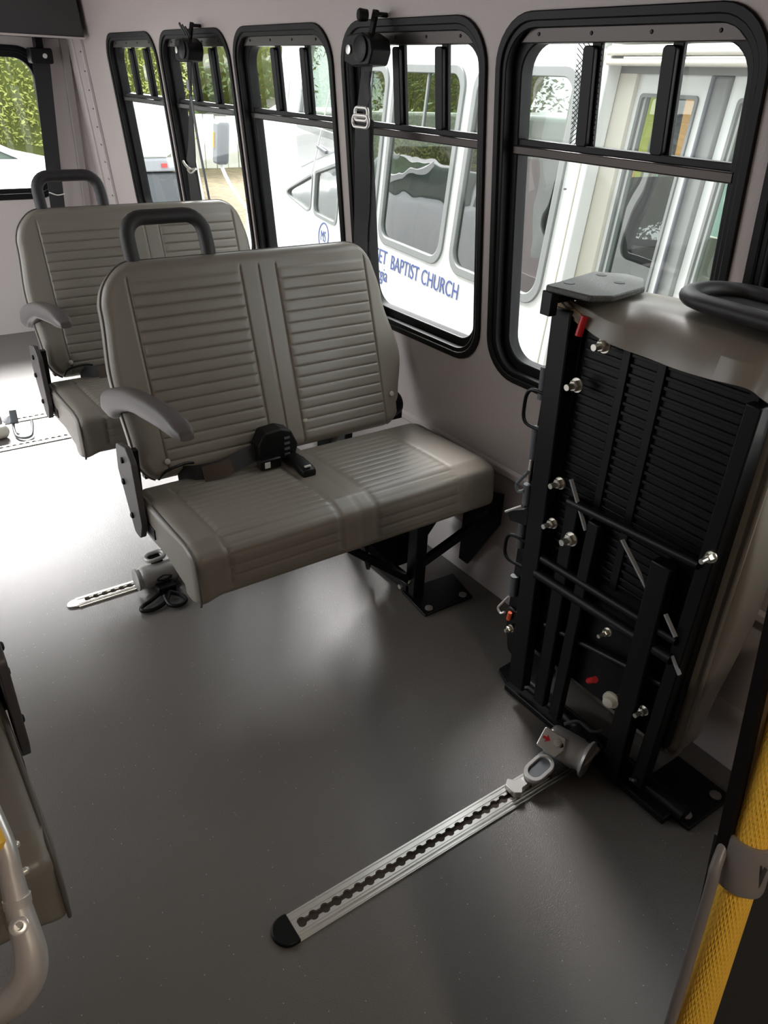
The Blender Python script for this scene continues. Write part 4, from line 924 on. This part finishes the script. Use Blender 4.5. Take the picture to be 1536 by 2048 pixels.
# ---- pale board fence, cedar fence, posts
def fence(name, label, a, b, z0, z1, n, m, grp=None):
    a = Vector(a); b = Vector(b); t = thing(name, label, 'fence', (*((a+b)/2).xy, z0), grp); dr = (b-a).normalized(); st = (b-a).length/n
    nn = Vector((-dr.y, dr.x, 0)); mb_ = MB()
    for k in range(n):
        p = a+dr*(k*st); q = a+dr*((k+1)*st-.03); h_ = z1+R0.uniform(-.03, .03); o = nn*R0.uniform(0, .03)
        mb_.add([Vector((*(c+o+nn*e).xy, z)) for z in (z0, h_) for c, e in ((p, 0), (q, 0), (q, .03), (p, .03))], [(0, 1, 2, 3), (4, 7, 6, 5), (0, 4, 5, 1), (1, 5, 6, 2), (2, 6, 7, 3), (3, 7, 4, 0)])
    mb_.build('boards', m, t)
    return t
fence('board_fence', 'pale grey board fence behind the fallen leaves', (5.0, 19.5, 0), (14, 19.5, 0), GZ, .42, 30, 'fencew')
fence('board_fence', 'reddish cedar fence behind the hedge outside the rear window', (-4.0, 14.2, 0), (3.9, 14.2, 0), GZ, 1.15, 50, 'wood')
t = thing('utility_pole', 'white painted pole standing among the leaves beyond the second rear window', 'pole', (5.15, 12.3, GZ)); MB().cyl((5.15, 12.3, GZ), (5.0, 12.3, .25), .055, 14).build('pole_shaft', 'buswhite', t); MB().lathe((5.0, 12.3, .25), (0, 0, 1), [(0, .07), (.04, .07), (.06, 0)], 14).build('pole_cap', 'buswhite', t)
# ---- foliage
def leafy(name, label, cx, cy, z0, rx, ry, rz, nl, sz, m, grp, trunk=True, boxy=False, seed=1, core=.80):
    rg = random.Random(seed); t = thing(name, label, 'hedge' if boxy else 'tree', (cx, cy, GZ), grp)
    mb_ = MB(); zc = z0+rz
    for _ in range(nl):
        if boxy:
            f_ = rg.choice('ftfs'); p = Vector((rg.uniform(-rx, rx), rg.uniform(-ry, ry), rg.uniform(-rz, rz)))
            if f_ == 'f': p.y = -ry*rg.uniform(.80, 1.08)
            elif f_ == 't': p.z = rz*rg.uniform(.85, 1.1)
            else: p.x = math.copysign(rx*rg.uniform(.9, 1.05), p.x)
        else:
            d = Vector((rg.gauss(0, 1), rg.gauss(0, 1), rg.gauss(0, 1))).normalized()
            k = rg.uniform(.72, 1.05)*(1+.18*math.sin(d.x*7+seed)+.15*math.sin(d.z*9+seed*2)); p = Vector((d.x*rx*k, d.y*ry*k, d.z*rz*k))
        p += Vector((cx, cy, zc)); u = Vector((rg.gauss(0, 1), rg.gauss(0, 1), rg.gauss(0, 1))).normalized(); v = u.orthogonal().normalized()
        s_ = sz*rg.uniform(.6, 1.3); n0 = len(mb_.v)
        mb_.v += [p-u*s_, p+v*s_*.45, p+u*s_, p-v*s_*.45]; mb_.f.append((n0, n0+1, n0+2, n0+3))
    me = mb_; o = me.build('foliage', m, t, smooth=0)
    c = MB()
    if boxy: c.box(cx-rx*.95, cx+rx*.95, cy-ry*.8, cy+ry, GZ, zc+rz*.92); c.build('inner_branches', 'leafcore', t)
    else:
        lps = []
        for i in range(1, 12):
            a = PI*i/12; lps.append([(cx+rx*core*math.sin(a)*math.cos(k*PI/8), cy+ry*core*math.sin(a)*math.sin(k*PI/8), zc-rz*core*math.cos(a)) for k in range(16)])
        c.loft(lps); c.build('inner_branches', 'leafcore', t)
        if trunk: MB().tube([(cx, cy, GZ), (cx+.05, cy, z0*.5), (cx, cy, zc)], [.16, .12, .08], 10).build('trunk', 'bark', t)
    return t
leafy('hedge', 'bright yellow-green hedge outside the rear window', .6, 13.0, .35, 4.4, .5, 1.6, 50000, .032, 'leaf', None, boxy=True, seed=3)
for i, (x, y, z0, rx, rz, m, lab) in enumerate((
    (4.6, 17.5, .5, 2.4, 1.8, 'leaf', 'light green tree beyond the rearmost side window'),
    (8.0, 23.5, .2, 3.2, 2.2, 'leafd', 'green tree behind the pale board fence'),
    (11.8, 26.5, -.3, 3.6, 2.6, 'leafd', 'dark tree right of the pale board fence'),
    (-13.2, 3.4, .6, 2.6, 2.4, 'leafd', 'dark tree beyond the open side doorway'),
    (-9.0, 18.5, .3, 2.8, 2.6, 'leafd', 'dark tree left of the hedge, mirrored in the church bus windows'),
    (-2.0, 20.0, .6, 4.0, 3.0, 'leafd', 'tall tree behind the cedar fence'))):
    leafy('tree', lab, x, y, z0, rx, rx, rz, 9000, .085, m, 'trees around the car park', seed=11+i, core=.9)
# coloured board shed far behind, seen through the lift door glass
t = thing('striped_shed', 'shed with teal and orange boards seen through the church bus door glass', 'shed', (8.2, 4.2, GZ))
cs = ['stripe_t', 'stripe_o', 'fabric', 'stripe_t', 'stripe_y', 'stripe_o']
for k in range(26):
    y = 2.2+k*.15; MB().box(7.2, 7.25, y, y+.147, .10, 1.42).build('wall_board', cs[k % 6], t)
MB().box(7.1, 9, 2.1, 6.2, 1.42, 1.55).build('shed_roof', 'darkgrey', t)
MB().box(7.25, 9, 2.2, 6.1, GZ, 1.42).build('shed_body', 'fencew', t)
# tree beyond, visible through church bus windows
leafy('tree', 'leafy tree on the far side of the church bus', 10.0, 12.0, -.1, 1.9, 1.9, 1.9, 9000, .06, 'leafd', 'trees around the car park', seed=31)
